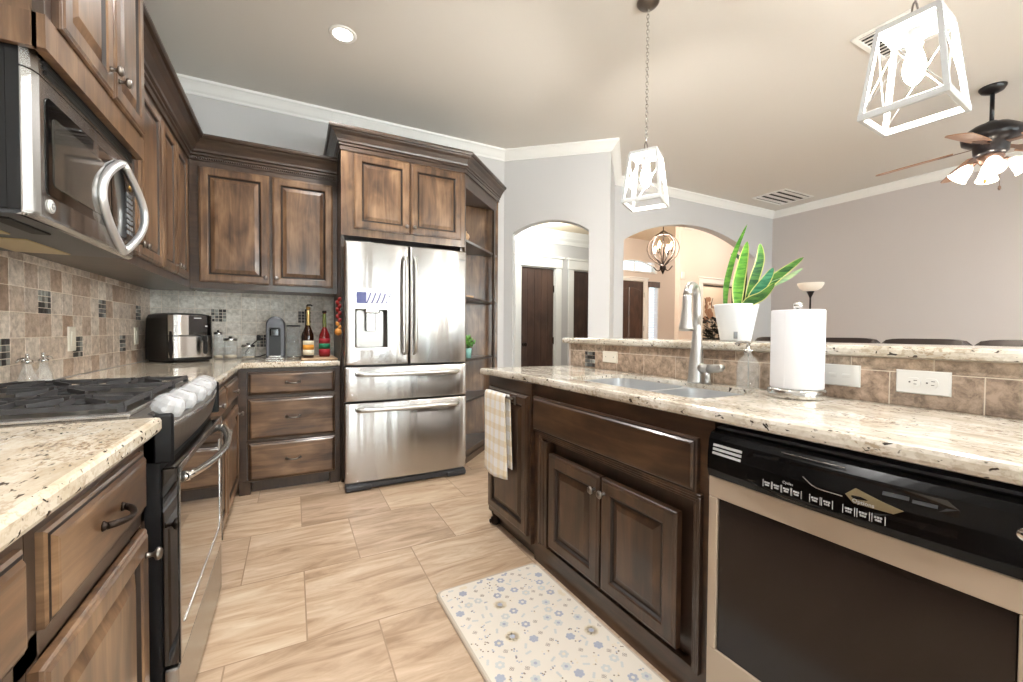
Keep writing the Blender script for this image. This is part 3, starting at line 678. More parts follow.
def stile(a, b, z0, z1, m, name):
    q = [P0+dv*a, P0+dv*b, P0+dv*b-nv*.02, P0+dv*a-nv*.02]; MB().extrude([v+Z_*z0 for v in q], (0, 0, z1-z0)).build(name, m, sh)
stile(.002, .022, 0, 2.36, 'frame_v', 'stile'); stile(.725, .765, 0, 2.36, 'frame_v', 'stile'); stile(.002, .765, 2.36, 2.50, 'frame_h', 'header'); stile(.002, .765, 0, .05, 'frame_h', 'plinth')
def pot_sprig(o, label):
    t = thing('potted_sprig', label, 'plant', o)
    x, y, z = o; MB().lathe([(0, 0), (.030, 0), (.036, .085), (.033, .088), (.030, .075), (0, .074)], o, 16).build('pot', 'teal', t)
    m_ = MB()
    for k in range(26):
        a = random.uniform(0, 6.28); r = random.uniform(.02, .075); h = random.uniform(.10, .19); p = Vector((x, y, z+.075)); q = Vector((x+r*cos(a), y+r*sin(a), z+h))
        m_.tube([p, (p+q)/2+Z_*.015, q], .0013, 4)
        for s_ in (-1, 1):
            w = Vector((-sin(a), cos(a), .3))*s_*.014; m_.add([q, q+w+Vector((cos(a), sin(a), 0))*.008, q+w*1.2+Z_*.02, q+Z_*.022], [(0, 1, 2, 3)])
    m_.build('foliage', 'leaf_bright', t)
pot_sprig((1.42, 3.60, .901), 'small teal pot of green sprigs on the corner shelf beside the refrigerator')
solo('wooden_ball', MB().lathe([(.004, 0), (.02, .006), (.03, .022), (.032, .034), (.026, .054), (.01, .064), (.006, .07), (.008, .078), (0, .08)], (1.345, 3.46, 1.936), 16), 'pale_wood', 'small pale wooden ornament on the upper corner shelf', 'ornament', (1.345, 3.46, 1.936))
solo('wooden_tray', MB().box(1.32, 1.44, 3.50, 3.66, 1.446, 1.463, .006), 'pale_wood', 'small pale wooden tray on the middle corner shelf beside the refrigerator', 'tray', (1.38, 3.58, 1.446))

# ---------------------------------------------------------------- island
island()
def ib(x0, x1, y0, y1, z0, z1, **k): return MB().box(x0, x1, y0, y1, z0, z1, **k)
XD = -X_
# end cabinet with the towel
c = thing('island_cabinet', 'dark-stained island end cabinet with one paneled door and a ball foot', 'cabinet', (.3, 1.05, 0))
ib(.03, .57, .802, 1.285, .09, .884).build('carcass', 'island_v', c)
f = MB(); f.box(.008, .03, .802, 1.285, .825, .884); f.box(.008, .03, .802, .822, .10, .825); f.box(.008, .03, 1.262, 1.285, .10, .825); f.box(.008, .03, .802, 1.285, .075, .112)
f.build('face_frame', 'island_h', c)
add_door(c, (.008, 1.268, .112), -Y_, XD, .448, .708, wd='island_v', fw=.058)
ib(.05, .56, .802, 1.27, 0, .09).build('toe_kick', 'frame_h', c)
m_ = MB(); m_.lathe([(0, 0), (.016, .001), (.027, .012), (.031, .027), (.027, .042), (.016, .052), (.020, .058), (.024, .075), (.024, .085)], (.028, 1.235, 0), 16); m_.lathe([(0, 0), (.012, 0), (.013, .004), (.006, .008), (0, .009)], (-.003, 1.235, .027), 12, d=(-1, 0, 0))
m_.build('ball_foot', 'bronze', c)
# sink base
c = thing('island_cabinet', 'dark-stained sink base cabinet with a false drawer over two paneled doors', 'cabinet', (.3, .3, 0))
ib(.062, .57, -.188, .80, .105, .125).box(.55, .57, -.188, .80, .125, .884).box(.062, .55, -.188, -.17, .125, .884).box(.062, .55, .782, .80, .125, .884).box(.062, .07, -.17, .782, .125, .625).build('carcass', 'frame_v', c)
ib(.03, .57, -.188, .80, 0, .104).build('plinth', 'island_h', c)
f = MB(); f.box(.028, .062, -.190, .80, .625, .884); f.box(.028, .062, -.190, -.128, .104, .625); f.box(.028, .062, .715, .80, .104, .625)
f.build('face_frame', 'island_h', c)
f = MB()
for o_, d_ in ((0, .030), (.010, .022), (.020, .014)):
    for a in ((-.128+o_-.03, -.128+o_-.02, .108, .628+.02-o_), (.715-o_+.02, .715-o_+.03, .108, .628+.02-o_)): f.box(.028-d_*.55, .03, a[0], a[1], a[2], a[3], .002)
    f.box(.028-d_*.55, .03, -.158+o_, .745-o_, .648-o_-.0, .658-o_, .002)
f.build('door_surround', 'island_v', c)
f = MB()
for k in range(5): f.box(.012+.003*(k % 2), .06, .672+.0085*k*1.6, .672+.0085*(k*1.6+1.25), .115, .618, .003)
f.build('fluted_stile', 'island_v', c)
add_door(c, (.028, .797, .655), -Y_, XD, .94, .170, raised=False, wd='island_h', t=.024, name='false_drawer')
add_door(c, (.035, .650, .135), -Y_, XD, .358, .440, wd='island_v', t=.030, knob=(.336, .385)); add_door(c, (.035, .282, .135), -Y_, XD, .358, .440, wd='island_v', t=.030, knob=(.022, .385))
# end of the run past the dishwasher
c = thing('island_cabinet', 'dark-stained island cabinet past the dishwasher, outside the frame', 'cabinet', (.3, -1.2, 0))
ib(.03, .57, -1.58, -.815, 0, .884).build('carcass', 'island_v', c)
add_door(c, (.03, -.84, .13), -Y_, XD, .36, .70, wd='island_v'); add_door(c, (.03, -1.21, .13), -Y_, XD, .35, .70, wd='island_v')
# counter with the undermounted double sink
hole = rrect(.115, .485, -.07, .675, .075)
solo('countertop', slab([(0, -1.6), (.578, -1.6), (.578, 1.262), (.02, 1.315), (-.035, 1.315), (-.048, 1.30), (-.03, 1.22), (0, .95)], .887, .925, .012, [hole]), 'granite_island', 'speckled granite island countertop with a double sink cut into it', 'countertop', (.3, 0, .887))
sk = thing('kitchen_sink', 'stainless double-bowl sink set under the island granite', 'sink', (.3, .3, .70))
def bowl(y0, y1, zb):
    m_ = MB(); L = []
    for ins, z in ((0, .9045), (.003, .86), (.008, .78), (.022, zb+.03), (.05, zb+.004), (.09, zb)):
        L.append([(x, y, z) for x, y in rrect(.118+ins, .482-ins, y0+ins, y1-ins, max(.07-ins*.3, .02))])
    m_.loft(L, smooth=True, cap=False); cx, cy = .30, (y0+y1)/2
    n = len(L[-1]); m_.add(L[-1], [list(range(n))]); m_.lathe([(.045, .002), (.040, .006), (.02, .003), (0, .003)], (cx, cy, zb), 16)
    return m_
bowl(.255, .672, .70).build('bowl', 'sink_steel', sk); bowl(-.066, .238, .73).build('bowl', 'sink_steel', sk)
slab([(p[0], p[1]) for p in rrect(.1165, .4835, -.0685, .6735, .072)], .9015, .9055, .0006, [rrect(.118, .482, .255, .6715, .07), rrect(.118, .482, -.0655, .238, .07)]).build('rim', 'sink_steel', sk)
# faucet
fc = thing('kitchen_faucet', 'brushed nickel pull-down faucet behind the island sink', 'faucet', (.50, .235, .925))
m_ = MB(); m_.lathe([(0, 0), (.037, 0), (.037, .006), (.034, .02), (.030, .08), (.024, .15), (.0185, .20), (.0165, .25)], (.50, .238, .926), 24)
m_.tube([(.50, .238, 1.16), (.50, .238, 1.24), (.499, .238, 1.285), (.490, .234, 1.318), (.468, .226, 1.338), (.438, .216, 1.343), (.410, .206, 1.334), (.393, .200, 1.315), (.386, .198, 1.295)], [.0165, .016, .016, .016, .016, .0165, .017, .0175, .018], 14)
m_.build('body', 'satin_nickel', fc)
MB().lathe([(.016, 0), (.0185, .006), (.0185, .05), (.023, .10), (.0285, .135), (.028, .147), (0, .148)], (.386, .198, 1.297), 18, d=(-.06, -.02, -1)).build('spray_head', 'satin_nickel', fc)
m_ = MB(); m_.cyl((.50, .232, .990), (.49, .16, .992), .021, .019, 14); m_.tube([(.49, .17, .992), (.487, .135, .995), (.480, .11, 1.0), (.462, .092, 1.004), (.440, .092, 1.004)], [.019, .018, .016, .0125, .010], 12); m_.cyl((.492, .175, .98), (.492, .175, .926), .012, .013, 12)
m_.build('handle', 'satin_nickel', fc)
# dishwasher
dw = thing('dishwasher', 'dishwasher with black control strip and dark door panel in a beige steel frame', 'dishwasher', (.3, -.5, 0))
DY0, DY1 = -.805, -.193
ib(.03, .57, DY0+.004, DY1-.004, .10, .872).build('body', 'dark_gray', dw); ib(.06, .5, DY0+.004, DY1-.004, .0, .10).build('toe_kick', 'black_plastic', dw)
m_ = MB()
for a in ((DY0, DY1, .675, .733), (DY0, DY1, .118, .24), (DY0, -.775, .24, .675), (-.226, DY1, .24, .675)): m_.box(-.002, .03, a[0]+.003, a[1]-.003, a[2], a[3], .002)
m_.build('door_frame', 'dw_trim', dw); ib(.004, .03, -.775, -.226, .24, .675).build('door_panel', 'dw_panel', dw)
# bowed control strip
m_ = MB(); L = []
for k in range(25):
    t = k/24; y = DY1-.003+(DY0+.006-DY1)*t; bo = .020*sin(pi*t); dz = .0
    L.append([(.03, y, .735), (-.004-bo*.3, y, .735), (-.010-bo, y, .757), (-.010-bo, y, .80), (-.004-bo*.6, y, .842), (.004-bo*.3, y, .858), (.03, y, .866)])
m_.loft(L, smooth=False); cs = m_.build('control_panel', 'black_strip', dw)
def cpt(y, z, d=.0015):                    # a point on the bowed strip
    t = (DY1-.003-y)/(DY1-DY0-.006); bo = .020*sin(pi*t)
    if z > .80: x = -.010-bo+(z-.80)/.042*(.006+bo*.4)
    elif z > .757: x = -.010-bo
    else: x = -.010-bo+(.757-z)/.022*(.006+bo*.7)
    return Vector((x-d, y, z))
def strip(pts, m_, mi=0):                  # thin patch lying on the strip, pts = (y, z) outline
    a = [cpt(y, z, .0002) for y, z in pts]; b_ = [cpt(y, z, .0016) for y, z in pts]; m_.loft([a, b_], mi=mi)
m_ = MB()
for k in range(3): 
    z = .803+.011*k-.0; L1 = [(-.213-.011*j, z+.005-.0010*j*0) for j in range(9)]; strip(L1+[(y, z_-.0065) for y, z_ in L1[::-1]], m_)
m_.build('vent_bars', 'ink_white', cs)
m_ = MB(); n = 24; lo = [(-.318-.39*k/n, .812-.066*sin(pi*(.5+.5*k/n))-.0 if False else .775-.030*sin(pi*min(1, k/n*1.25+.12))) for k in range(n+1)]
strip([(-.318, .826)]+[(-.318-.39*k/n, .838) for k in range(1, n)]+[(-.708, .826)]+lo[::-1], m_); m_.build('touch_panel', 'black_gloss', cs)
m_ = MB()
for y in (-.375, -.398, -.421, -.444, -.483, -.507, -.547, -.572, -.597):
    for z, w in ((.772, .014), (.766, .011)): 
        for s0 in (0, 1, 2): strip([(y+w*.5-w*s0/3, z+.002), (y+w*.5-w*(s0+.75)/3, z+.002), (y+w*.5-w*(s0+.75)/3, z-.002), (y+w*.5-w*s0/3, z-.002)], m_)
    for s in (-1, 1): strip([(y+s*.0105-.0006, z_) for z_ in (.760, .778)]+[(y+s*.0105+.0006, z_) for z_ in (.778, .760)], m_)
o_ = cpt(-.572, .793, .0022); put_text(m_, 'Options', .0115, o_, -Y_, Z_); o_ = cpt(-.425, .787, .0022); put_text(m_, 'Cycles', .009, o_, -Y_, Z_)
m_.build('button_markings', 'ink_white', cs)
m_ = MB(); strip([(-.54, .802), (-.556, .818), (-.60, .806), (-.635, .799), (-.62, .788), (-.555, .787)], m_); m_.build('option_badge', 'ink_olive', cs)
m_ = MB(); strip([(-.645, .824), (-.68, .825), (-.68, .819), (-.645, .818)], m_); strip([(-.60, .826), (-.64, .827), (-.64, .820), (-.60, .819)], m_); m_.build('display_window', 'dark_gray', cs)
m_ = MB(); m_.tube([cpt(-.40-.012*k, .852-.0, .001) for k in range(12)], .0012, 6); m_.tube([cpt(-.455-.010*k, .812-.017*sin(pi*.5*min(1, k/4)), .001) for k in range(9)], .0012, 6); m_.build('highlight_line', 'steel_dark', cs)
m_ = MB(); o_ = cpt(-.787, .812, .0); m_.lathe([(0, 0), (.014, 0), (.013, .002), (0, .0025)], o_, 20, d=(-1, 0, 0)); m_.build('round_badge', 'chrome', cs)

# towel and its over-door bar
tb = thing('towel_bar', 'over-door metal towel bar on the island end cabinet', 'towel bar', (-.03, 1.05, .80))
m_ = MB(); m_.tube([(-.040, 1.235, .796), (-.040, .915, .796)], .005, 8)
for y in (1.225, 1.12, .935, .92): pass
for y in (1.12, .935): m_.box(-.046, -.0125, y-.010, y+.010, .802, .8045); m_.box(-.0455, -.043, y-.010, y+.010, .79, .803); m_.box(-.0145, -.0125, y-.010, y+.010, .76, .803)
m_.box(-.0145, -.0125, .915, 1.235, .815, .8175)
m_.build('bar', 'steel_dark', tb)
def towel(y0, y1, zt, zb):
    m_ = MB(); NU, NV = 20, 34; vs = []
    def P(u, s):
        y = y1+(y0-y1)*u; front = s < .62
        L = (zt-zb); w = .0025*sin(u*19+s*3)+.003*sin(u*7)
        if s < .60: z = zb+(zt-zb)*(s/.60); x = -.055-.012*(1-s/.6)*sin(pi*u)+w*(1-s/.6)-.004
        elif s < .66: a = (s-.60)/.06*pi; z = zt+.0085*sin(a); x = -.040-.0125*cos(a)-.004*(1-(s-.6)/.06)
        else: z = zt-(zt-zb-.06)*((s-.66)/.34); x = -.0275+w*.4
        k = (zt-z)/L; y = y+.05*k*(.45-u)*.6-.018*k
        if s < .6: z += .028*k*(abs(u-.36)*1.2-.25)
        return Vector((x, y, z))
    g = [[P(i/NU, j/NV) for i in range(NU+1)] for j in range(NV+1)]
    vs = [p for r in g for p in r]; fs = [(j*(NU+1)+i, j*(NU+1)+i+1, (j+1)*(NU+1)+i+1, (j+1)*(NU+1)+i) for j in range(NV) for i in range(NU)]
    m_.add(vs, fs, 0, True); return m_
tw = solo('dish_towel', towel(.965, 1.205, .803, .36), 'towel_cloth', 'cream plaid dish towel hanging from the bar on the island end', 'towel', (-.05, 1.08, .8))
md = tw.modifiers.new('thickness', 'SOLIDIFY'); md.thickness = .004; md.offset = 0
# paper towels
pc = (.46, -.188, .926)
pt = thing('paper_towel_holder', 'upright brushed steel paper towel holder on the island', 'paper towel holder', pc)
MB().lathe([(0, 0), (.082, 0), (.085, .004), (.085, .026), (.080, .031), (0, .032)], pc, 40).build('base', 'nickel', pt)
m_ = MB(); m_.cyl((pc[0], pc[1], .950), (pc[0], pc[1], 1.228), .006, n=10); m_.lathe([(.006, 0), (.012, .002), (.015, .010), (.012, .020), (0, .024)], (pc[0], pc[1], 1.226), 16); m_.build('rod', 'nickel', pt)
m_ = MB(); m_.lathe([(.021, .0), (.076, 0), (.0775, .003), (.0775, .259), (.076, .262), (.021, .262), (.021, 0)], (pc[0], pc[1], .9585), 48); m_.box(pc[0]-.0782, pc[0]-.0765, pc[1]-.002, pc[1], .963, 1.216)
solo('paper_towel_roll', m_, 'paper', 'thick white roll of paper towels on the steel holder', 'paper towels', (pc[0], pc[1], .9585))
# soap bottle
sp = thing('soap_dispenser', 'clear pump soap bottle between the faucet and the paper towels', 'soap dispenser', (.50, .005, .926))
b_ = (.50, .008, .926); m_ = MB(); pr = [(0, 0), (.036, 0), (.040, .004), (.040, .085), (.036, .105), (.026, .122), (.016, .130), (.014, .140)]
m_.lathe(pr+[(.0125, .139), (.0145, .129), (.0245, .120), (.0345, .104), (.0385, .085), (.0385, .005), (0, .003)], b_, 24); m_.build('bottle', 'glass', sp)
m_ = MB(); m_.lathe([(.015, .138), (.016, .142), (.016, .152), (.007, .155), (.006, .175), (.010, .178), (.010, .186), (0, .187)], b_, 14); m_.tube([(.50, .008, 1.107), (.495, .03, 1.108), (.49, .045, 1.104), (.488, .052, 1.097)], .005, 8); m_.tube([(.50, .008, 1.07), (.502, .006, .935)], .003, 6); m_.build('pump', 'nickel', sp)

# outlets on the half-wall splash
def plate(P, w, h, label, gang, cat='outlet', m='white_plastic', vert=False):
    """P(a, b, d): a along, b up, d outward from the plate centre"""
    t = thing('wall_plate', label, cat, P(0, 0, 0)); m_ = MB(); e = .003
    m_.loft([[P(-w/2, -h/2, 0), P(w/2, -h/2, 0), P(w/2, h/2, 0), P(-w/2, h/2, 0)], [P(-w/2, -h/2, .003), P(w/2, -h/2, .003), P(w/2, h/2, .003), P(-w/2, h/2, .003)], [P(-w/2+e, -h/2+e, .006), P(w/2-e, -h/2+e, .006), P(w/2-e, h/2-e, .006), P(-w/2+e, h/2-e, .006)]])
    m_.build('plate', m, t)
    if gang == 'outlet':
        for s in (-1, 1):
            m_ = MB(); c_ = s*.0195; pts = [(c_+.0165*cos(a), .0135*max(-1, min(1, 1.25*sin(a)))) for a in [2*pi*k/24 for k in range(24)]]
            sw = (lambda a, b: (a, b)) if not vert else (lambda a, b: (b, a))
            m_.loft([[P(*sw(a, b), .006) for a, b in pts], [P(*sw(a*.97+c_*.03, b*.97), .009) for a, b in pts]]); f_ = m_.build('receptacle', m, t)
            m_ = MB()
            def bx(a0, a1, b0, b1):
                q = [sw(a0, b0), sw(a1, b0), sw(a1, b1), sw(a0, b1)]; m_.loft([[P(a, b, .0085) for a, b in q], [P(a, b, .0094) for a, b in q]])
            bx(c_+.001, c_+.009, .0045, .0062); bx(c_+.001, c_+.008, -.0062, -.0045); bx(c_-.010, c_-.006, -.002, .002); m_.build('slots', 'black_matte', f_)
    elif gang == 'switch':
        m_ = MB(); m_.loft([[P(-.016, -.033, .006), P(.016, -.033, .006), P(.016, .033, .006), P(-.016, .033, .006)], [P(-.015, -.032, .007), P(.015, -.032, .007), P(.015, .032, .010), P(-.015, .032, .010)]]); m_.build('rocker', m, t)
    elif gang == 'hswitch':
        for c_ in (-.02, .02):
            m_ = MB(); m_.loft([[P(c_-.012, -.006, .006), P(c_+.012, -.006, .006), P(c_+.012, .006, .006), P(c_-.012, .006, .006)], [P(c_-.010, -.004, .011), P(c_+.006, -.004, .008), P(c_+.006, .004, .008), P(c_-.010, .004, .011)]]); m_.build('toggle', m, t)
    else:
        for c_ in (-.032, .032): MB().lathe([(0, .006), (.003, .006), (.003, .0068), (0, .007)], P(c_, 0, 0), 10, d=P(0, 0, 1)-P(0, 0, 0)).build('screw', 'gray_plastic', t)
    return t
def onhalf(y, z): return lambda a, b, d: Vector((.585-d, y-a, z+b))
plate(onhalf(-.472, .999), .122, .070, 'white double outlet on the brown tile at the right', 'outlet')
plate(onhalf(-.262, 1.002), .115, .072, 'white switch plate on the brown tile beside the paper towel roll', 'hswitch', 'switch')
plate(onhalf(.878, 1.000), .122, .066, 'blank ivory wall plate on the brown tile left of the faucet', 'blank', 'wall plate', 'ivory_plastic')

# potted snake plant on the ledge
pp = thing('snake_plant', 'snake plant in a white tapered pot on the bar ledge', 'plant', (.76, .225, 1.106))
cx, cy = .76, .232
m_ = MB(); m_.lathe([(0, 0), (.060, 0), (.064, .004), (.092, .160), (.094, .166), (.088, .168), (.084, .15), (0, .148)], (cx, cy, 1.106), 40); pot = m_.build('pot', 'pot_white', pp)
MB().lathe([(.083, .1482), (.05, .152), (0, .153)], (cx, cy, 1.106), 24).build('soil', 'soil', pp)
gz = Vector((-.83, -.55, 0)); m_ = MB(); g0 = Vector((cx, cy, 1.128))+gz*.0675
sd = Vector((-gz.y, gz.x, 0)); m_.loft([[g0+sd*a+Z_*b for a, b in ((-.008, -.012), (.008, -.012), (.008, .02), (-.008, .02))], [g0+gz*.012+sd*a+Z_*b for a, b in ((-.008, -.010), (.008, -.010), (.008, .02), (-.008, .02))]]); m_.build('water_gauge', 'gray_plastic', pot)
def blade(base, pts, w, m, edge=True, twist=0.0):
    """leaf blade: pts (dx toward the room, y, z) after the base; width w at the middle"""
    P = [Vector(base)]+[Vector(p) for p in pts]; C = []
    N = 18
    for k in range(N+1):                    # Catmull-Rom through the points
        t = k/N*(len(P)-1); i = min(int(t), len(P)-2); u = t-i
        p0, p1, p2, p3 = P[max(i-1, 0)], P[i], P[i+1], P[min(i+2, len(P)-1)]
        C.append(.5*((2*p1)+(p2-p0)*u+(2*p0-5*p1+4*p2-p3)*u*u+(3*p1-p0-3*p2+p3)*u**3))
    mi_, me_ = MB(), MB(); rows = []
    for k, p in enumerate(C):
        t = k/N; d = (C[min(k+1, N)]-C[max(k-1, 0)]).normalized(); view = Vector((-.80, -.6, .0)); s = d.cross(view).normalized(); nn = s.cross(d).normalized()
        a = twist*t; s2 = s*cos(a)+nn*sin(a); n2 = nn*cos(a)-s*sin(a)
        ww = w*min(1, .55+t*1.6)*(1-t**4)**.8 if t < 1 else 0
        rows.append([p-s2*ww*.5+n2*ww*.10, p-s2*ww*.41+n2*ww*.06, p-n2*ww*.06, p+s2*ww*.41+n2*ww*.06, p+s2*ww*.5+n2*ww*.10])
    th = .003
    def grid(mb, a, b):
        for side in (0, 1):
            vs = [r[i]+(Vector((.83, .55, 0))*th if side else Vector()) for r in rows for i in range(a, b+1)]; n = b-a+1
            mb.add(vs, [(j*n+i, j*n+i+1, (j+1)*n+i+1, (j+1)*n+i) for j in range(N) for i in range(n-1)], 0, True)
    grid(mi_, 1, 3) if edge else grid(mi_, 0, 4)
    lf = mi_.build('leaf', m, pp)
    if edge: grid(me_, 0, 1); grid(me_, 3, 4); me_.build('leaf_edge', 'leaf_edge', lf)
zs = 1.258
blade((.74, .272, zs), [(.74, .268, 1.36), (.745, .245, 1.47), (.75, .222, 1.54), (.76, .185, 1.632)], .026, 'leaf_bright', False, .5)
blade((.745, .215, zs), [(.745, .212, 1.36), (.75, .198, 1.45), (.755, .180, 1.555)], .052, 'leaf_bright', True, .2)
blade((.77, .190, zs), [(.785, .165, 1.38), (.80, .148, 1.47), (.80, .150, 1.545)], .042, 'leaf_green', True)
blade((.775, .185, zs), [(.80, .13, 1.34), (.82, .07, 1.40), (.84, -.012, 1.462)], .045, 'leaf_green', True)
blade((.76, .180, zs), [(.77, .145, 1.32), (.775, .105, 1.375), (.78, .078, 1.425)], .048, 'leaf_teal', True)
blade((.74, .185, zs), [(.74, .15, 1.284), (.74, .10, 1.305), (.735, .045, 1.352)], .046, 'leaf_green', True)
blade((.79, .175, zs), [(.81, .12, 1.345), (.83, .05, 1.380), (.85, -.005, 1.418)], .026, 'leaf_pale', False)
blade((.80, .23, zs), [(.81, .225, 1.42), (.83, .265, 1.50), (.84, .318, 1.528)], .022, 'leaf_dark', False)
blade((.78, .21, zs), [(.79, .228, 1.31), (.80, .242, 1.368)], .022, 'leaf_dark', False)
island(False)

# kitchen mat with its printed flowers
def build_mat():
    x0, x1, y0, y1 = -.505, .008, -.9, .755       # in island coordinates
    m_ = MB(); L = []
    for ins, z in ((0, 0.0), (0, .009), (.004, .014), (.012, .015)): L.append([(x, y, z) for x, y in rrect(x0+ins, x1-ins, y0+ins, y1-ins, .03, 5)])
    m_.loft(L, mi=5, cap=False); m_.add(L[-1], [list(range(len(L[-1])))], 0)
    R = random.Random(3); z = .0153
    def disc(x, y, r, mi, dz=0, n=10):
        if x0+.015 < x-r and x+r < x1-.015 and y0+.015 < y-r and y+r < y1-.015: m_.add([(x+r*cos(2*pi*k/n), y+r*sin(2*pi*k/n), z+dz) for k in range(n)], [list(range(n))], mi)
    def flower(x, y, r, mi, mc, pet=6):
        a0 = R.uniform(0, 6)
        for k in range(pet):
            a = a0+2*pi*k/pet; disc(x+r*.62*cos(a), y+r*.62*sin(a), r*.36, mi)
        disc(x, y, r*.34, mc, .0004)
    pts = []
    for _ in range(4000):
        x = R.uniform(x0, x1); y = R.uniform(y0, y1); big = R.random()
        r = .042 if big < .10 else .030 if big < .2 else .019 if big < .55 else .011
        if all((x-a)**2+(y-b)**2 > (r+c_+.004)**2 for a, b, c_ in pts):
            pts.append((x, y, r))
            if r > .035: flower(x, y, r, 6, 3, 9)
            elif r > .025: flower(x, y, r, 3, 1, 8)
            elif r > .015: flower(x, y, r, R.choice((1, 1, 2, 2)), R.choice((0, 1, 3)))
            else:
                k = R.random()
                if k < .45:
                    for _k in range(5): disc(x+R.uniform(-r, r), y+R.uniform(-r, r), .0035, R.choice((4, 3, 1)), 0, 6)
                elif k < .7:
                    for _k in range(4): disc(x+r*.5*cos(_k*1.6), y+r*.5*sin(_k*1.6), .0042, 4, 0, 8); disc(x+r*.5*cos(_k*1.6), y+r*.5*sin(_k*1.6), .0026, 0, .0004, 8)
                else:
                    a = R.uniform(0, 6)
                    for s in (-1, 0, 1): disc(x+s*.008*cos(a), y+s*.008*sin(a), .0055, 2, 0, 6)
    o = solo('kitchen_mat', m_, ['mat_cream', 'mat_blue', 'mat_gray', 'mat_tan', 'mat_brown', 'mat_side', 'mat_pale'], 'cream kitchen mat printed with blue-gray and tan flowers on the floor by the sink', 'mat', (-.25, -.07, 0))
island(); build_mat(); island(False)

# ---------------------------------------------------------------- range
rg = thing('gas_range', 'black and stainless slide-in gas range at the left wall', 'range', (-.6, 1.75, 0))
RY0, RY1 = 1.372, 2.128
MB().box(-.925, -.305, RY0, RY1, .02, .895).build('body', 'black_plastic', rg)
m_ = MB(); m_.box(-.928, -.362, RY0-.004, RY1+.004, .9215, .931, .003); m_.box(-.92, -.366, RY0+.004, RY1-.004, .895, .9215); ck = m_.build('cooktop', 'stainless', rg)
MB().box(-.915, -.372, RY0+.012, RY1-.012, .931, .9335, .001).build('burner_well', 'steel_dark', rg)
BURN = [(-.50, 1.50, .042), (-.74, 1.50, .034), (-.50, 2.0, .036), (-.74, 2.0, .042), (-.62, 1.75, .046)]
for x, y, r in BURN:
    bu = MB().lathe([(0, 0), (r*1.35, 0), (r*1.3, .006), (r, .012), (r*.9, .013), (0, .013)], (x, y, .933), 20).build('burner', 'steel_dark', rg)
    MB().lathe([(0, .013), (r*.86, .013), (r*.9, .017), (r*.8, .022), (0, .023)], (x, y, .933), 20).build('burner_cap', 'black_matte', bu)
def bar(mb, p, q, w=.011, h=.014):
    p, q = Vector(p), Vector(q); d = (q-p).normalized(); s = Vector((-d.y, d.x, 0))*w/2
    a = [p-s-Z_*h/2, p+s-Z_*h/2, p+s*.7+Z_*h/2, p-s*.7+Z_*h/2]; b = [v+(q-p) for v in a]; mb.loft([a, b])
for (a, b_), cs_ in (((RY0+.016, 1.612), [(-.50, 1.50), (-.74, 1.50)]), ((1.618, 1.882), [(-.62, 1.75)]), ((1.888, RY1-.016), [(-.50, 2.0), (-.74, 2.0)])):
    m_ = MB(); z = .956
    for y in (a+.006, b_-.006): bar(m_, (-.868, y, z-.006), (-.378, y, z-.006), .010, .013)
    for x in (-.862, -.62, -.384): bar(m_, (x, a, z-.004), (x, b_, z-.004), .010, .013)
    for x, y in cs_:
        for k in range(4):
            an = pi/4+k*pi/2; bar(m_, (x+.030*cos(an), y+.030*sin(an), z+.003), (x+.105*cos(an), y+.085*sin(an), z-.004), .009, .013)
        bar(m_, (x-.115, y, z), (x-.03, y, z+.003), .008, .012); bar(m_, (x+.03, y, z+.003), (x+.11, y, z), .008, .012); bar(m_, (x, a, z), (x, y-.03, z+.003), .008, .012); bar(m_, (x, y+.03, z+.003), (x, b_, z), .008, .012)
    for x in (-.862, -.384):
        for y in (a+.006, b_-.006): m_.box(x-.007, x+.007, y-.007, y+.007, .9335, z-.008)
    m_.build('grate', 'cast_iron', rg)
m_ = MB(); L = []
for k in range(21):
    t = k/20; y = RY0+(RY1-RY0)*t; bo = .030*sin(pi*t)
    L.append([(-.366, y, .80), (-.366, y, .922), (-.345, y, .921), (-.296+bo, y, .899), (-.288+bo, y, .893), (-.286+bo*.95, y, .884), (-.292+bo*.7, y, .84), (-.302+bo*.3, y, .80)])
m_.loft(L, mis=[0]*21); cp = m_.build('control_panel', 'steel_dark', rg)
m_ = MB(); m_.tube([(-.2885+.030*sin(pi*k/20), RY0+(RY1-RY0)*k/20, .8935) for k in range(21)], .004, 8); m_.build('panel_trim', 'stainless', cp)
m_ = MB(); L = []
for k in range(21):
    t = .06+.88*k/20; y = RY0+(RY1-RY0)*t; bo = .030*sin(pi*t); L.append([(-.340, y, .9195), (-.303+bo, y, .9035), (-.303+bo, y, .9045), (-.340, y, .9205)])
m_.loft(L); m_.build('panel_face', 'black_gloss', cp)
for y in (RY0-.006, RY1-.006): MB().box(-.318, -.276, y, y+.014, .797, .926, .005).build('end_cap', 'black_plastic', rg)
for i, y in enumerate((1.475, 1.60, 1.75, 1.90, 2.025)):
    p = Vector((-.3215+.015*sin(pi*(y-RY0)/.756), y, .914+.0)); n = Vector((.42, 0, .907))
    m_ = MB(); m_.lathe([(0, 0), (.021, 0), (.021, .004), (.017, .008), (.0155, .024), (.013, .027), (0, .028)], p, 18, d=n); kb = m_.build('control_knob', 'steel_dark', rg)
    m_ = MB(); m_.lathe([(.038, 0), (.0395, .014), (.038, .028), (.031, .041), (.022, .047), (.020, .044), (0, .045)], p, 14, d=n, smooth=False)
    for s in (-1, 1): m_.cyl(p+n*.012+Y_*s*.033+X_*.0, p+n*.014+Y_*s*.040, .008, .007, 10)
    m_.build('clear_knob_cover', 'plastic_clear', kb)
dr = MB().box(-.305, -.268, RY0+.004, RY1-.004, .255, .782, .004).build('oven_door', 'oven_glass', rg)
m_ = MB()
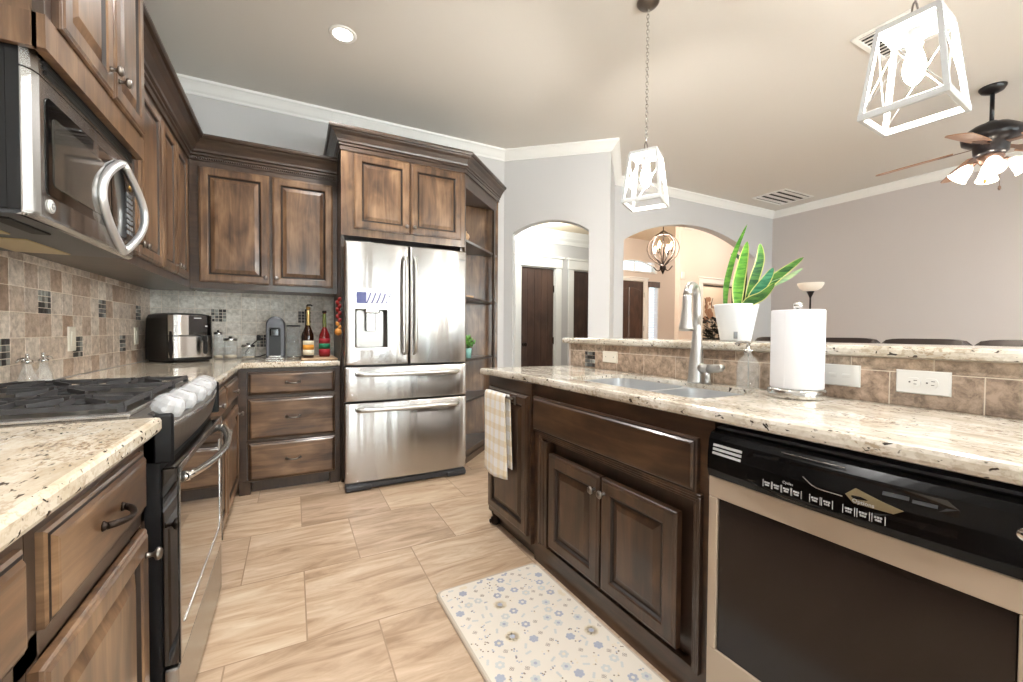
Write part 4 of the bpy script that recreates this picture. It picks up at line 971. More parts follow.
for a in ((RY0+.003, RY0+.013, .255, .783), (RY1-.012, RY1-.003, .255, .783), (RY0+.003, RY1-.003, .765, .784)): m_.box(-.2685, -.2655, a[0], a[1], a[2], a[3], .002)
m_.build('door_trim', 'stainless', dr)
m_ = MB(); q = [(1.50, .345), (2.04, .345), (2.04, .655), (1.50, .655)]
m_.tube([(-.2675, y, z) for y, z in [(1.42, .345), (2.035, .345), (2.052, .36), (2.055, .40), (2.055, .70)]], .003, 6); m_.build('window_outline', 'stainless', dr)
m_ = MB()
for k in range(9): m_.box(-.30, -.2665, RY0+.05+.075*k, RY0+.05+.075*k+.05, .7685, .776)
m_.build('vent_slot', 'black_matte', dr)
m_ = MB(); pts = []; rr = []
for k in range(25):
    t = k/24; pts.append((-.262+.052*sin(pi*t)**.75, 1.415+.665*t, .742-.006*sin(pi*t))); rr.append(.0135)
m_.tube(pts, rr, 12, flat=.75)
for y in (1.425, 2.07): m_.cyl((-.270, y, .742), (-.250, y, .742), .016, .012, 12)
m_.build('door_handle', 'nickel', dr)
MB().box(-.305, -.272, RY0+.005, RY1-.005, .055, .246, .004).build('storage_drawer', 'stainless', rg)
MB().box(-.42, -.34, RY0+.03, RY1-.03, 0, .05).build('plinth', 'black_matte', rg)

# ---------------------------------------------------------------- microwave over the range
mw = thing('microwave', 'stainless over-the-range microwave with black door glass and bowed handle', 'microwave', (-.7, 1.745, 1.41))
MY0, MY1, MZ0, MZ1, MX = 1.396, 2.098, 1.408, 1.828, -.535
MB().box(WX+.002, MX-.045, MY0+.004, MY1-.004, MZ0+.012, MZ1-.001, .002).box(MX-.045, MX-.020, MY0+.001, MY1-.001, MZ0+.012, MZ1-.002).build('case', 'black_plastic', mw)
m_ = MB(); L = []
def mrow(z, x): return [(MX-.022, MY0, z), (x-.019, MY0, z), (x-.006, MY0+.010, z), (x, MY0+.03, z), (x+.004, (MY0+MY1)/2, z), (x, MY1-.012, z), (x-.006, MY1, z), (MX-.022, MY1, z)]
L = [mrow(MZ0, MX-.012), mrow(MZ0+.006, MX-.002), mrow(MZ0+.012, MX), mrow(1.748, MX)]
m_.loft(L); fr = m_.build('door', 'stainless', mw)
m_ = MB(); m_.loft([mrow(1.752, MX), mrow(1.80, MX-.003), mrow(MZ1-.002, MX-.008)]); gr = m_.build('vent_grille', 'stainless', mw)
m_ = MB()
for k in range(4): m_.box(MX-.02, MX+.0045, MY0+.055, MY1-.03, 1.763+.0125*k, 1.7715+.0125*k)
m_.build('vent_slots', 'black_matte', gr)
def flat(y0, y1, z0, z1, d, r=.02):          # thin rounded patch on the microwave front
    P = rrect(y0, y1, z0, z1, r, 5); m__ = MB()
    def fx(y): return MX+.004*(1-abs((y-(MY0+MY1)/2)/.354)**2)*1.02
    m__.loft([[(fx(y)-.004, y, z) for y, z in P], [(fx(y)+d, y, z) for y, z in P]]); return m__
flat(1.448, 1.915, 1.472, 1.712, .0012).build('window_frame', 'black_gloss', fr)
flat(1.475, 1.80, 1.500, 1.672, .002).build('window', 'mw_window', fr)
cpn = flat(1.86, 2.075, 1.468, 1.705, .0022, .03).build('control_panel', 'black_gloss', fr)
m_ = MB()
for r_ in range(8):
    for q_ in range(3): m_.box(MX+.002, MX+.0062, 2.000+.022*q_, 2.015+.022*q_, 1.49+.0195*r_, 1.502+.0195*r_)
m_.build('buttons', 'gray_plastic', cpn); MB().lathe([(0, 0), (.012, 0), (.011, .003), (0, .004)], (MX+.003, 2.042, 1.662), 16, d=X_).build('dial', 'brass', cpn)
m_ = MB(); pts = []
for k in range(25):
    t = k/24; pts.append((MX+.014+.020*sin(pi*t), 1.935+.150*sin(pi*t)**.9, 1.414+.305*t))
m_.tube(pts, .0150, 12, flat=.8); pts = []
for k in range(25):
    t = k/24; pts.append((MX+.012, 1.935-.180*sin(pi*t)**.9, 1.414+.305*t))
m_.tube(pts, .0130, 12, flat=.8); m_.build('handle', 'satin', fr)
m_ = MB(); m_.lathe([(0, 0), (.017, 0), (.0165, .003), (0, .0035)], (MX+.0008, 1.468, 1.447), 24, d=X_); bd = m_.build('round_badge', 'white_plastic', fr)
m_ = MB(); put_text(m_, 'G', .022, (MX+.0050, 1.468, 1.447), Y_, Z_); m_.tube([(MX+.0045, 1.468+.0145*cos(a), 1.447+.0145*sin(a)) for a in [2*pi*k/24 for k in range(24)]], .0006, 5, closed=True); m_.build('badge_mark', 'gray_plastic', bd)
un = MB().box(WX+.004, MX-.014, MY0+.006, MY1-.006, MZ0+.001, MZ0+.012, .002).build('underside', 'dark_gray', mw)
for y0, y1 in ((1.42, 1.70), (1.78, 2.06)): MB().box(-.84, -.70, y0, y1, MZ0-.003, MZ0+.002, .002).build('grease_filter', 'filter_metal', mw)
MB().box(-.64, -.60, 1.45, 1.65, MZ0-.004, MZ0+.002, .002).build('lamp_cover', 'black_matte', mw)

# ---------------------------------------------------------------- refrigerator
rf = thing('refrigerator', 'stainless french-door refrigerator with two lower drawers and ice dispenser', 'refrigerator', (.77, 3.5, 0))
MB().box(.332, 1.215, 3.195, 3.93, .03, 1.765, .004).build('case', 'dark_gray', rf)
FXM = Matrix(((1, 0, 0, 0), (0, 0, -1, 3.185), (0, 1, 0, 0), (0, 0, 0, 1)))     # slab z runs out of the front
def front(x0, x1, z0, z1, name, hole=None):
    global XF
    XF = FXM; m__ = slab([(x0, z0), (x1, z0), (x1, z1), (x0, z1)], 0, .065, .012, [hole] if hole else None); XF = Matrix.Identity(4)
    o = m__.build(name, 'stainless', rf); me = o.data; b = bmesh.new(); b.from_mesh(me); inv = MW[rf.name].to_translation(); xc, hw = (x0+x1)/2-inv.x, (x1-x0)/2
    for k in range(1, 24):
        bmesh.ops.bisect_plane(b, geom=b.verts[:]+b.edges[:]+b.faces[:], dist=1e-5, plane_co=(xc-hw+2*hw*k/24, 0, 0), plane_no=(1, 0, 0))
    for v in b.verts: v.co.y += .013*((v.co.x-xc)/hw)**2*(1 if v.co.y+inv.y < 3.175 else 0)
    for f_ in b.faces: f_.smooth = True
    b.to_mesh(me); b.free(); me.set_sharp_from_angle(angle=radians(28)); return o
dl = front(.322, .7655, .898, 1.772, 'door', rrect(.385, .612, 1.022, 1.298, .012, 3))
dr_ = front(.7735, 1.225, .898, 1.772, 'door')
d1 = front(.320, 1.226, .640, .888, 'drawer'); d2 = front(.320, 1.226, .060, .630, 'drawer')
m_ = MB(); L = []
for ins, y in ((0, 3.121), (.002, 3.14), (.02, 3.178)): L.append([(x, y, z) for x, z in rrect(.385+ins, .612-ins*1.2, 1.022+ins*.2, 1.298-ins*.5, .012, 3)])
m_.loft(L, cap=False); m_.add(L[-1], [list(range(len(L[-1])))]); ds = m_.build('dispenser_recess', 'steel_dark', dl)
m_ = MB(); m_.loft([[(x, 3.1215, z) for x, z in rrect(.372, .626, 1.008, 1.438, .018, 4)], [(x, 3.1195, z) for x, z in rrect(.372, .626, 1.008, 1.438, .018, 4)]], cap=False)
P_o = rrect(.372, .626, 1.008, 1.438, .018, 4); P_i = rrect(.385, .612, 1.022, 1.298, .012, 4)
m_.loft([[(x, 3.1195, z) for x, z in P_o], [(x, 3.1195, z) for x, z in P_i]], cap=False); m_.build('dispenser_frame', 'nickel', dl)
MB().box(.395, .603, 3.117, 3.1195, 1.335, 1.418, .001).build('display', 'display_white', dl)
m_ = MB(); m_.box(.397, .462, 3.1162, 3.1172, 1.337, 1.416)
for k in range(5):
    m_.tube([(.475+.034*k-.012+.03*t_/6, 3.1166, 1.338+.076*t_/6-.006*sin(pi*t_/6)) for t_ in range(7)], .0038, 5)
m_.build('display_symbols', 'display_blue', dl)
m_ = MB(); m_.box(.455, .555, 3.112, 3.150, 1.268, 1.312, .008); m_.build('dispenser_spout', 'nickel', dl)
m_ = MB(); m_.box(.462, .528, 3.135, 3.150, 1.14, 1.27, .006)
for k in range(4): m_.box(.470, .520, 3.131, 3.136, 1.155+.028*k, 1.172+.028*k, .002)
m_.build('dispenser_paddle', 'nickel', dl)
for x, d_ in ((.737, dl), (.806, dr_)):
    m_ = MB(); pts = [(x, 3.134, .975), (x, 3.10, .985)]+[(x, 3.078-.012*sin(pi*k/10), 1.0+.66*k/10) for k in range(11)]+[(x, 3.10, 1.678), (x, 3.134, 1.69)]
    m_.tube(pts, .0145, 10, flat=.8); m_.build('handle', 'satin_nickel', d_)
for z, d_ in ((.835, d1), (.585, d2)):
    m_ = MB(); pts = [(.400, 3.130, z), (.405, 3.088, z)]+[(.42+.70*k/10, 3.072-.010*sin(pi*k/10), z) for k in range(11)]+[(1.135, 3.088, z), (1.14, 3.130, z)]
    m_.tube(pts, .0165, 10, flat=.85)
    for x in (.415, 1.125): m_.box(x-.03, x+.03, 3.088, 3.131, z-.006, z+.016, .005)
    m_.build('handle', 'satin_nickel', d_)
m_ = MB(); put_text(m_, 'SAMSUNG', .020, (1.165, 3.1275, 1.700), X_, Z_); m_.build('brand_lettering', 'gray_plastic', dr_)
m_ = MB(); m_.box(.322, 1.222, 3.135, 3.19, .008, .055, .008); m_.box(.322, .50, 3.118, 3.14, .004, .045, .01); m_.box(1.06, 1.222, 3.118, 3.14, .004, .045, .01); m_.build('kick_grille', 'dark_gray', rf)
m_ = MB()
for x in (.40, 1.14): m_.cyl((x, 3.30, 0), (x, 3.30, .03), .02, n=12); 
for x in (.40, 1.14): m_.cyl((x, 3.80, 0), (x, 3.80, .03), .02, n=12)
m_.build('feet', 'black_plastic', rf)
# red and orange string hung beside the refrigerator
hd = thing('hanging_decoration', 'red and orange bead string hanging beside the refrigerator', 'decoration', (.300, 3.36, 1.28))
m_ = MB(); m_.tube([(.300, 3.36, 1.40), (.300, 3.36, 1.13)], .002, 6); m_.build('string', 'cord', hd)
for k in range(9):
    m_ = MB(); z = 1.375-.026*k; x = .300+.007*(-1)**k; m_.lathe([(0, -.020), (.010, -.012), (.014, 0), (.010, .012), (0, .020)], (x, 3.354, z), 10, d=(.5*(-1)**k, -.1, 1)); m_.build('bead', 'red_pepper' if k < 7 else 'orange_deco', hd)
m_ = MB(); m_.lathe([(0, -.03), (.022, -.018), (.026, 0), (.018, .02), (0, .028)], (.298, 3.354, 1.135), 12); m_.build('tassel', 'orange_deco', hd)

# ---------------------------------------------------------------- things on the corner counter
def turned(o, rz):
    global XF
    XF = Matrix.Translation(o) @ Matrix.Rotation(rz, 4, 'Z')
turned((-.690, 3.68, .921), radians(35))
af = thing('air_fryer', 'black and stainless air fryer in the counter corner', 'air fryer', (0, 0, 0))
m_ = MB(); L = []
for ins, z in ((.02, .0), (.012, .010), (0, .018), (0, .03)): L.append([(x, y, z) for x, y in rrect(-.135+ins, .135-ins, -.155+ins, .225-ins, .05)])
m_.loft(L); 
for x in (-.10, .10):
    for y in (-.12, .19): m_.cyl((x, y, -.0005), (x, y, .006), .014, n=10)
m_.build('base', 'black_plastic', af)
m_ = MB(); L = []
for ins, z in ((0, .03), (-.002, .10), (.0, .20), (.004, .30), (.012, .325), (.04, .334)): L.append([(x, y, z) for x, y in rrect(-.135+ins, .135-ins, -.155+ins, .225-ins, .05)])
m_.loft(L, smooth=False); m_.build('housing', 'black_plastic', af)
def fpatch(x0, x1, z0, z1, d, name, m, par, n=14):
    m__ = MB(); L = []
    for k in range(n+1):
        x = x0+(x1-x0)*k/n; e = max(0, abs(x)-.085); yy = -.157-d+(.05-math.sqrt(max(.0025-e*e, 0)))
        L.append([(x, yy, z0), (x, yy, z1), (x, yy+.004, z1), (x, yy+.004, z0)])
    m__.loft(L, smooth=False); return m__.build(name, m, par)
bk = fpatch(-.133, .133, .034, .176, .002, 'basket_front', 'stainless', af); fpatch(-.133, .133, .184, .320, .001, 'upper_band', 'stainless', af)
tp = fpatch(-.03, .10, .186, .318, .0035, 'touch_panel', 'black_gloss', af)
MB().box(.0, .045, -.1625, -.1605, .298, .305).build('brand_mark', 'ink_white', tp); MB().box(.068, .082, -.1625, -.1605, .242, .252).build('display', 'ink_white', tp)
m_ = MB(); m_.box(.030, .066, -.212, -.155, .140, .182, .010); m_.box(.034, .062, -.214, -.190, .055, .150, .010); m_.build('handle', 'black_plastic', bk)
XF = Matrix.Identity(4)
cm = thing('coffee_machine', 'dark capsule coffee machine with rounded top against the back splash', 'coffee machine', (-.122, 3.78, .921))
m_ = MB(); m_.box(-.185, -.06, 3.68, 3.93, .921, .936, .006); m_.build('base', 'nickel', cm)
m_ = MB(); P = [(-.184, .936), (-.054, .936), (-.054, 1.185)]+[(-.119+.065*cos(a), 1.185+.066*sin(a)) for a in [pi*k/12 for k in range(1, 12)]]+[(-.184, 1.185)]
L = [[(x+(-.123-x)*i, y, z+(1.08-z)*i) for x, z in P] for i, y in ((.10, 3.715), (.02, 3.722), (0, 3.735), (0, 3.92), (.06, 3.93))]
m_.loft(L); m_.build('body', 'machine_gray', cm)
m_ = MB(); m_.loft([[(x, 3.712, z) for x, z in rrect(-.163, -.083, .945, 1.165, .012, 3)], [(x, 3.718, z) for x, z in rrect(-.163, -.083, .945, 1.165, .012, 3)]]); m_.build('front_panel', 'black_plastic', cm)
MB().box(-.155, -.091, 3.690, 3.72, 1.095, 1.158, .008).build('brew_head', 'black_gloss', cm)
MB().box(-.165, -.08, 3.66, 3.72, .938, .952, .004).build('drip_tray', 'nickel', cm)
m_ = MB(); m_.lathe([(0, 0), (.048, 0), (.049, .004), (.049, .235), (.0465, .235), (.0465, .008), (0, .007)], (.005, 3.80, .937), 28); m_.build('water_tank', 'glass', cm)
MB().lathe([(0, .236), (.051, .236), (.051, .246), (0, .248)], (.005, 3.80, .937), 28).build('tank_lid', 'black_plastic', cm); MB().lathe([(0, 0), (.052, 0), (.052, .014), (0, .016)], (.005, 3.80, .921), 28).build('tank_base', 'nickel', cm)
m_ = MB(); m_.tube([(-.19, 3.90, .95), (-.23, 3.90, .935), (-.29, 3.88, .927), (-.325, 3.89, .93), (-.33, 3.92, .97), (-.30, 3.95, 1.02), (-.26, 3.965, 1.055), (-.245, 3.968, 1.075)], .004, 8)
m_.box(-.26, -.23, 3.95, 3.972, 1.06, 1.10, .004); m_.build('power_cord', 'cord', cm)
def jar(x, y, r, h, label, fill):
    t = thing('glass_jar', label, 'jar', (x, y, .921), group=None)
    MB().lathe([(0, 0), (r*.96, 0), (r, .004), (r, h-.012), (r*.88, h), (r*.84, h), (r*.94, h-.014), (r*.94, .008), (0, .007)], (x, y, .921), 28).build('jar', 'glass', t)
    MB().lathe([(0, h+.001), (r*.98, h+.001), (r, h+.005), (r, h+.020), (r*.3, h+.022), (r*.3, h+.034), (0, h+.036)], (x, y, .921), 28).build('lid', 'nickel', t)
    MB().lathe([(0, .008), (r*.92, .008), (r*.92, h*fill), (0, h*fill+.004)], (x, y, .921), 24).build('contents', 'spice', t)
jar(-.500, 3.84, .030, .185, 'tall slim glass jar behind the right side of the air fryer', .15); jar(-.422, 3.83, .046, .138, 'middle glass jar with a metal lid on the back counter', .22); jar(-.308, 3.83, .046, .088, 'short wide glass jar with a metal lid by the coffee cord', .2)
solo('cutting_board', MB().box(.055, .305, 3.46, 3.90, .9205, .934, .005), 'pale_wood', 'pale wooden board under the bottles beside the refrigerator', 'cutting board', (.18, 3.7, .92))
def bottle(x, y, r, h, body, neck, label, bands, cap):
    t = thing('bottle', label, 'bottle', (x, y, .9345)); s_ = h
    MB().lathe([(0, 0), (r*.94, 0), (r, .005), (r, h*.42), (r*.93, h*.48), (r*.62, h*.56), (r*.38, h*.63), (r*.33, h*.70), (r*.30, h*.95), (r*.36, h*.955), (r*.36, h*.985), (r*.28, h), (0, h)], (x, y, .9345), 28).build('glass_body', body, t)
    for z0, z1, m in bands: MB().lathe([(r*1.0, h*z0), (r*1.015, h*z0), (r*1.015, h*z1), (r*1.0, h*z1)], (x, y, .9345), 32).build('label_band', m, t)
    if neck: MB().lathe([(r*.385, h*.645), (r*.345, h*.70), (r*.315, h*.94), (r*.30, h*.94)], (x, y, .9345), 24).build('neck_wrap', neck, t)
    MB().lathe([(r*.30, h*.955), (r*.40, h*.958), (r*.40, h*1.0), (r*.3, h*1.008), (0, h*1.008)], (x, y, .9345), 20).build('cap', cap, t)
    return t
bottle(.105, 3.56, .038, .385, 'bottle_brown', 'gold_foil', 'brown bottle with a cream and orange label on the wooden board', [(.06, .16, 'label_cream'), (.16, .26, 'label_orange'), (.26, .34, 'label_cream')], 'brass')
bottle(.225, 3.68, .041, .365, 'bottle_red', 'bottle_green', 'red bottle with a green band beside the refrigerator', [(.05, .17, 'label_red'), (.17, .29, 'label_green'), (.29, .40, 'label_red')], 'black_plastic')
bp = bottle(.102, 3.74, .042, .375, 'bottle_brown', None, 'brown pump bottle behind the labeled brown bottle', [], 'black_plastic')
m_ = MB(); m_.cyl((.102, 3.74, 1.312), (.102, 3.74, 1.345), .006, n=8); m_.tube([(.102, 3.74, 1.345), (.127, 3.73, 1.347), (.139, 3.725, 1.338)], .006, 8); m_.build('pump', 'bronze', bp)
# oil and vinegar cruets behind the range
def cruet(x, y, h, m, label, sg):
    t = thing('cruet', label, 'cruet', (x, y, .9215))
    MB().lathe([(0, 0), (.026, 0), (.029, .004), (.030, .02), (.022, h*.45), (.013, h*.66), (.012, h*.80), (.010, h*.80), (.011, h*.66), (.020, h*.45), (.027, .02), (0, .006)], (x, y, .9215), 20).build('glass_body', 'glass', t)
    MB().lathe([(0, .007), (.026, .010), (.024, h*.22), (0, h*.23)], (x, y, .9215), 18).build('contents', m, t)
    m_ = MB(); m_.lathe([(0, h*.78), (.015, h*.78), (.015, h*.88), (.006, h*.92), (.005, h*1.05), (.007, h*1.07), (0, h*1.09)], (x, y, .9215), 16); m_.tube([(x, y, .9215+h*.90), (x, y+sg*.03, .9215+h*.95), (x, y+sg*.055, .9215+h*.93), (x, y+sg*.07, .9215+h*.86)], [.005, .0045, .004, .003], 8); m_.build('spout', 'chrome', t)
cruet(-.86, 2.175, .120, 'dark_gray', 'glass cruet with dark contents and a chrome spout behind the range', -1); cruet(-.845, 2.245, .120, 'salt', 'glass cruet with white contents and a chrome spout behind the range', 1)
# plates on the left splash
def onleft(y, z): return lambda a, b, d: Vector((WX+.008+d, y+a, z+b))
plate(onleft(2.73, 1.096), .072, .115, 'ivory switch plate on the left splash above the far corner of the range', 'switch', 'switch', 'ivory_plastic'); plate(onleft(3.655, 1.10), .072, .115, 'ivory switch plate on the left splash beside the air fryer', 'switch', 'switch', 'ivory_plastic')

# ---------------------------------------------------------------- lights that hang and stand
def lantern(x, y, zb, rz, label, side=.205, top=.145, hh=.285, power=26):
    t = thing('pendant_light', label, 'pendant light', (x, y, H), rz, 'lantern pendants above the bar ledge'); global XF
    XF = Matrix.Translation((x, y, 0)) @ Matrix.Rotation(rz, 4, 'Z')
    MB().lathe([(0, 0), (.062, 0), (.062, -.008), (.050, -.022), (.012, -.030), (0, -.030)], (0, 0, H), 32).build('canopy', 'pewter', t)
    zt = zb+hh; m_ = MB(); n = int((H-.03-zt-.075)/.021); s = (H-.03-zt-.075)/n
    for k in range(n):
        z = zt+.075+s*(k+.5); a = (k % 2)*pi/2; m_.tube([(.0075*cos(b)*cos(a), .0075*cos(b)*sin(a), z+.0145*sin(b)) for b in [2*pi*j/10 for j in range(10)]], .0018, 5, closed=True)
    m_.build('chain', 'nickel', t)
    m_ = MB(); m_.tube([(.034*cos(b), 0, zt+.012+.062*sin(b)) for b in [pi*j/14 for j in range(15)]], .003, 6); m_.box(-.04, .04, -.012, .012, zt+.006, zt+.014, .002); m_.build('hanger_loop', 'pewter', t)
    w, v = side/2, top/2; b_ = .0068; m_ = MB()
    m_.loft([[(-v-.004, -v-.004, zt-.012), (v+.004, -v-.004, zt-.012), (v+.004, v+.004, zt-.012), (-v-.004, v+.004, zt-.012)], [(-v-.004, -v-.004, zt+.006), (v+.004, -v-.004, zt+.006), (v+.004, v+.004, zt+.006), (-v-.004, v+.004, zt+.006)]])
    m_.build('top_plate', 'pendant_white', t)
    for sx in (-1, 1):
        for sy in (-1, 1):
            m_ = MB(); L = []
            for q, z in ((w, zb), (v, zt-.01)): c0 = Vector((sx*q, sy*q, z)); L.append([c0+Vector((a, b, 0)) for a, b in ((-b_, -b_), (b_, -b_), (b_, b_), (-b_, b_))])
            m_.loft(L); m_.build('post', 'pendant_white', t)
    m_ = MB()
    for s_ in (-1, 1): m_.box(-w-b_, w+b_, s_*w-b_, s_*w+b_, zb-.002, zb+.020, .002); m_.box(s_*w-b_, s_*w+b_, -w, w, zb-.002, zb+.020, .002)
    m_.build('bottom_frame', 'pendant_white', t)
    m_ = MB(); z0, z1 = zb+.02, zt-.012
    for c0, c1 in (((-1, -1), (1, -1)), ((1, -1), (1, 1)), ((1, 1), (-1, 1)), ((-1, 1), (-1, -1))):
        m_.tube([(c0[0]*w, c0[1]*w, z0), (c1[0]*v, c1[1]*v, z1)], .0018, 5); m_.tube([(c1[0]*w, c1[1]*w, z0), (c0[0]*v, c0[1]*v, z1)], .0018, 5)
    m_.build('cross_wires', 'pendant_white', t)
    MB().cyl((0, 0, zt-.012), (0, 0, zt-.062), .018, .020, 16).build('socket', 'pendant_white', t)
    MB().lathe([(.013, 0), (.015, -.012), (.020, -.03), (.027, -.06), (.028, -.08), (.022, -.105), (.010, -.122), (0, -.124)], (0, 0, zt-.06), 20).build('bulb', 'bulb', t)
    XF = Matrix.Identity(4)
lantern(1.80, 1.805, 1.874, radians(31), 'white lantern pendant farther along the bar ledge, nearest the arches')
lantern(1.77, .62, 1.842, radians(4), 'white lantern pendant closest to the camera, in front of a ceiling vent')
for i, (x, y) in enumerate(CANS):
    t = thing('recessed_light', ('round recessed ceiling light in front of the refrigerator cabinets' if i == 0 else 'round recessed ceiling light added out of view to brighten the room'), 'ceiling light', (x, y, H), 0, None if i == 0 else 'recessed ceiling lights added out of view')
    MB().lathe([(.058, -.001), (.062, -.006), (.080, -.005), (.084, 0), (.058, .002)], (x, y, H), 32).build('trim_ring', 'trim_white', t)
    MB().lathe([(0, -.0015), (.058, -.0015), (.058, -.004), (0, -.004)], (x, y, H), 28).build('lens', 'can_glow', t)
    l = bpy.data.lights.new('can_lamp', 'SPOT'); l.energy = 112; l.color = (1, .98, .955); l.spot_size = radians(150); l.spot_blend = .7; l.shadow_soft_size = .06
    o = bpy.data.objects.new('can_lamp', l); o.location = (x, y, H-.012); COL.objects.link(o)
# ceiling vents
def vent(x, y, sx, sy, label, slats, across):
    t = thing('ceiling_vent', label, 'vent', (x, y, H)); m_ = MB()
    for a in ((-sx/2, sx/2, -sy/2, -sy/2+.03), (-sx/2, sx/2, sy/2-.03, sy/2), (-sx/2, -sx/2+.03, -sy/2+.03, sy/2-.03), (sx/2-.03, sx/2, -sy/2+.03, sy/2-.03)): m_.box(x+a[0], x+a[1], y+a[2], y+a[3], H-.012, H-.0005, .003)
    m_.build('frame', 'trim_white', t); MB().box(x-sx/2+.03, x+sx/2-.03, y-sy/2+.03, y+sy/2-.03, H-.003, H-.0005).build('duct', 'black_matte', t)
    m_ = MB(); w = (sy if across else sx)-.06
    for k in range(slats):
        c_ = -w/2+w*(k+.5)/slats; h = w/slats*.36
        if across: m_.loft([[(x+s, y+c_-h, H-.011), (x+s, y+c_+h, H-.004), (x+s, y+c_+h, H-.0025), (x+s, y+c_-h, H-.0095)] for s in (-sx/2+.03, sx/2-.03)])
        else: m_.loft([[(x+c_-h, y+s, H-.011), (x+c_+h, y+s, H-.004), (x+c_+h, y+s, H-.0025), (x+c_-h, y+s, H-.0095)] for s in (-sy/2+.03, sy/2-.03)])
    m_.build('slats', 'trim_white', t)
vent(5.99, 3.46, .66, .46, 'rectangular ceiling return vent in the far living room corner', 4, True)
vent(3.38, 1.28, .42, .30, 'white ceiling vent partly hidden behind the closest lantern pendant', 9, False)
# ceiling fan
FX, FYY = 4.72, 1.19
fn = thing('ceiling_fan', 'dark ceiling fan with wooden blades and lit glass shades', 'ceiling fan', (FX, FYY, H))
MB().lathe([(0, 0), (.075, 0), (.074, -.012), (.060, -.035), (.025, -.052), (0, -.052)], (FX, FYY, H), 32).build('canopy', 'fan_black', fn)
MB().cyl((FX, FYY, H-.04), (FX, FYY, 2.74), .013, n=14).build('downrod', 'fan_black', fn)
MB().lathe([(0, .235), (.03, .235), (.04, .225), (.10, .205), (.155, .165), (.165, .13), (.160, .095), (.13, .075), (.10, .06), (.095, .0), (.075, -.02), (0, -.02)], (FX, FYY, 2.525), 40).build('motor_housing', 'fan_black', fn)
for k in range(5):
    a = radians(36+72*k); d = Vector((cos(a), sin(a), 0)); s = Vector((-sin(a), cos(a), 0)); c0 = Vector((FX, FYY, 2.565)); tl = Vector((0, 0, .21))
    def bp_(r, w, dz=0): return c0+d*r+s*w+Z_*(w*-.20-(.05*(r-.2)/.46)+dz)
    out = [(.20, -.055), (.30, -.064), (.48, -.070), (.62, -.070), (.655, -.050), (.665, 0), (.655, .050), (.62, .070), (.48, .070), (.30, .064), (.20, .055)]
    m_ = MB(); m_.loft([[bp_(r, w) for r, w in out], [bp_(r, w, .007) for r, w in out]]); b_ = m_.build('fan_blade', 'fan_wood', fn)
    m_ = MB(); o2 = [(.09, -.02), (.16, -.018), (.22, -.038), (.27, -.030), (.285, 0), (.27, .030), (.22, .038), (.16, .018), (.09, .02)]; m_.loft([[bp_(r, w, -.005) for r, w in o2], [bp_(r, w, -.0005) for r, w in o2]]); m_.build('blade_bracket', 'fan_metal', b_)
MB().lathe([(0, 0), (.07, 0), (.075, -.02), (.06, -.055), (.045, -.075), (.02, -.09), (0, -.092)], (FX, FYY, 2.507), 28).build('light_fitter', 'fan_metal', fn)
for k in range(4):
    a = radians(20+90*k); d = Vector((cos(a), sin(a), 0)); p = Vector((FX, FYY, 2.465))+d*.055; ax = (d*.62-Z_*.78).normalized()
    m_ = MB(); m_.tube([p-d*.02, p+d*.025+Z_*.004, p+d*.05-Z_*.012], .009, 8); m_.build('shade_arm', 'fan_metal', fn)
    q = p+d*.05-Z_*.012; m_ = MB(); m_.lathe([(.020, 0), (.026, .006), (.040, .03), (.048, .06), (.056, .095), (.066, .115), (.064, .116), (.054, .096), (.046, .06), (.038, .03), (.018, .004)], q, 24, d=ax); m_.build('glass_shade', 'shade_glow', fn)
    point('fan_lamp', tuple(q+ax*.09), 9, (1, .88, .74), .03)
for dx, dy, z1, m in ((.02, -.045, 2.25, 'fan_metal'), (.05, .04, 2.33, 'brass')):
    m_ = MB(); m_.cyl((FX+dx, FYY+dy, 2.45), (FX+dx, FYY+dy, z1), .0018, n=6); m_.lathe([(0, .02), (.008, .012), (.010, -.006), (.004, -.016), (0, -.018)], (FX+dx, FYY+dy, z1), 10); m_.build('pull_chain', m, fn)
# torchiere lamp in the living room corner
fl = thing('floor_lamp', 'black torchiere floor lamp with white bowl shade in the living room corner', 'floor lamp', (6.2, 3.19, 0))
MB().lathe([(0, 0), (.14, 0), (.14, .012), (.06, .03), (.015, .04), (0, .04)], (6.2, 3.19, 0), 28).build('base', 'fan_black', fl); MB().cyl((6.2, 3.19, .03), (6.2, 3.19, 1.64), .011, n=12).build('pole', 'fan_black', fl)
MB().lathe([(.010, 1.62), (.016, 1.64), (.042, 1.70), (.046, 1.712), (0, 1.712)], (6.2, 3.19, 0), 20).build('cup', 'fan_black', fl)
MB().lathe([(.02, 1.713), (.08, 1.722), (.125, 1.752), (.15, 1.80), (.152, 1.822), (.148, 1.822), (.12, 1.756), (.078, 1.728), (.02, 1.720)], (6.2, 3.19, 0), 32).build('lamp_shade', 'frosted', fl)
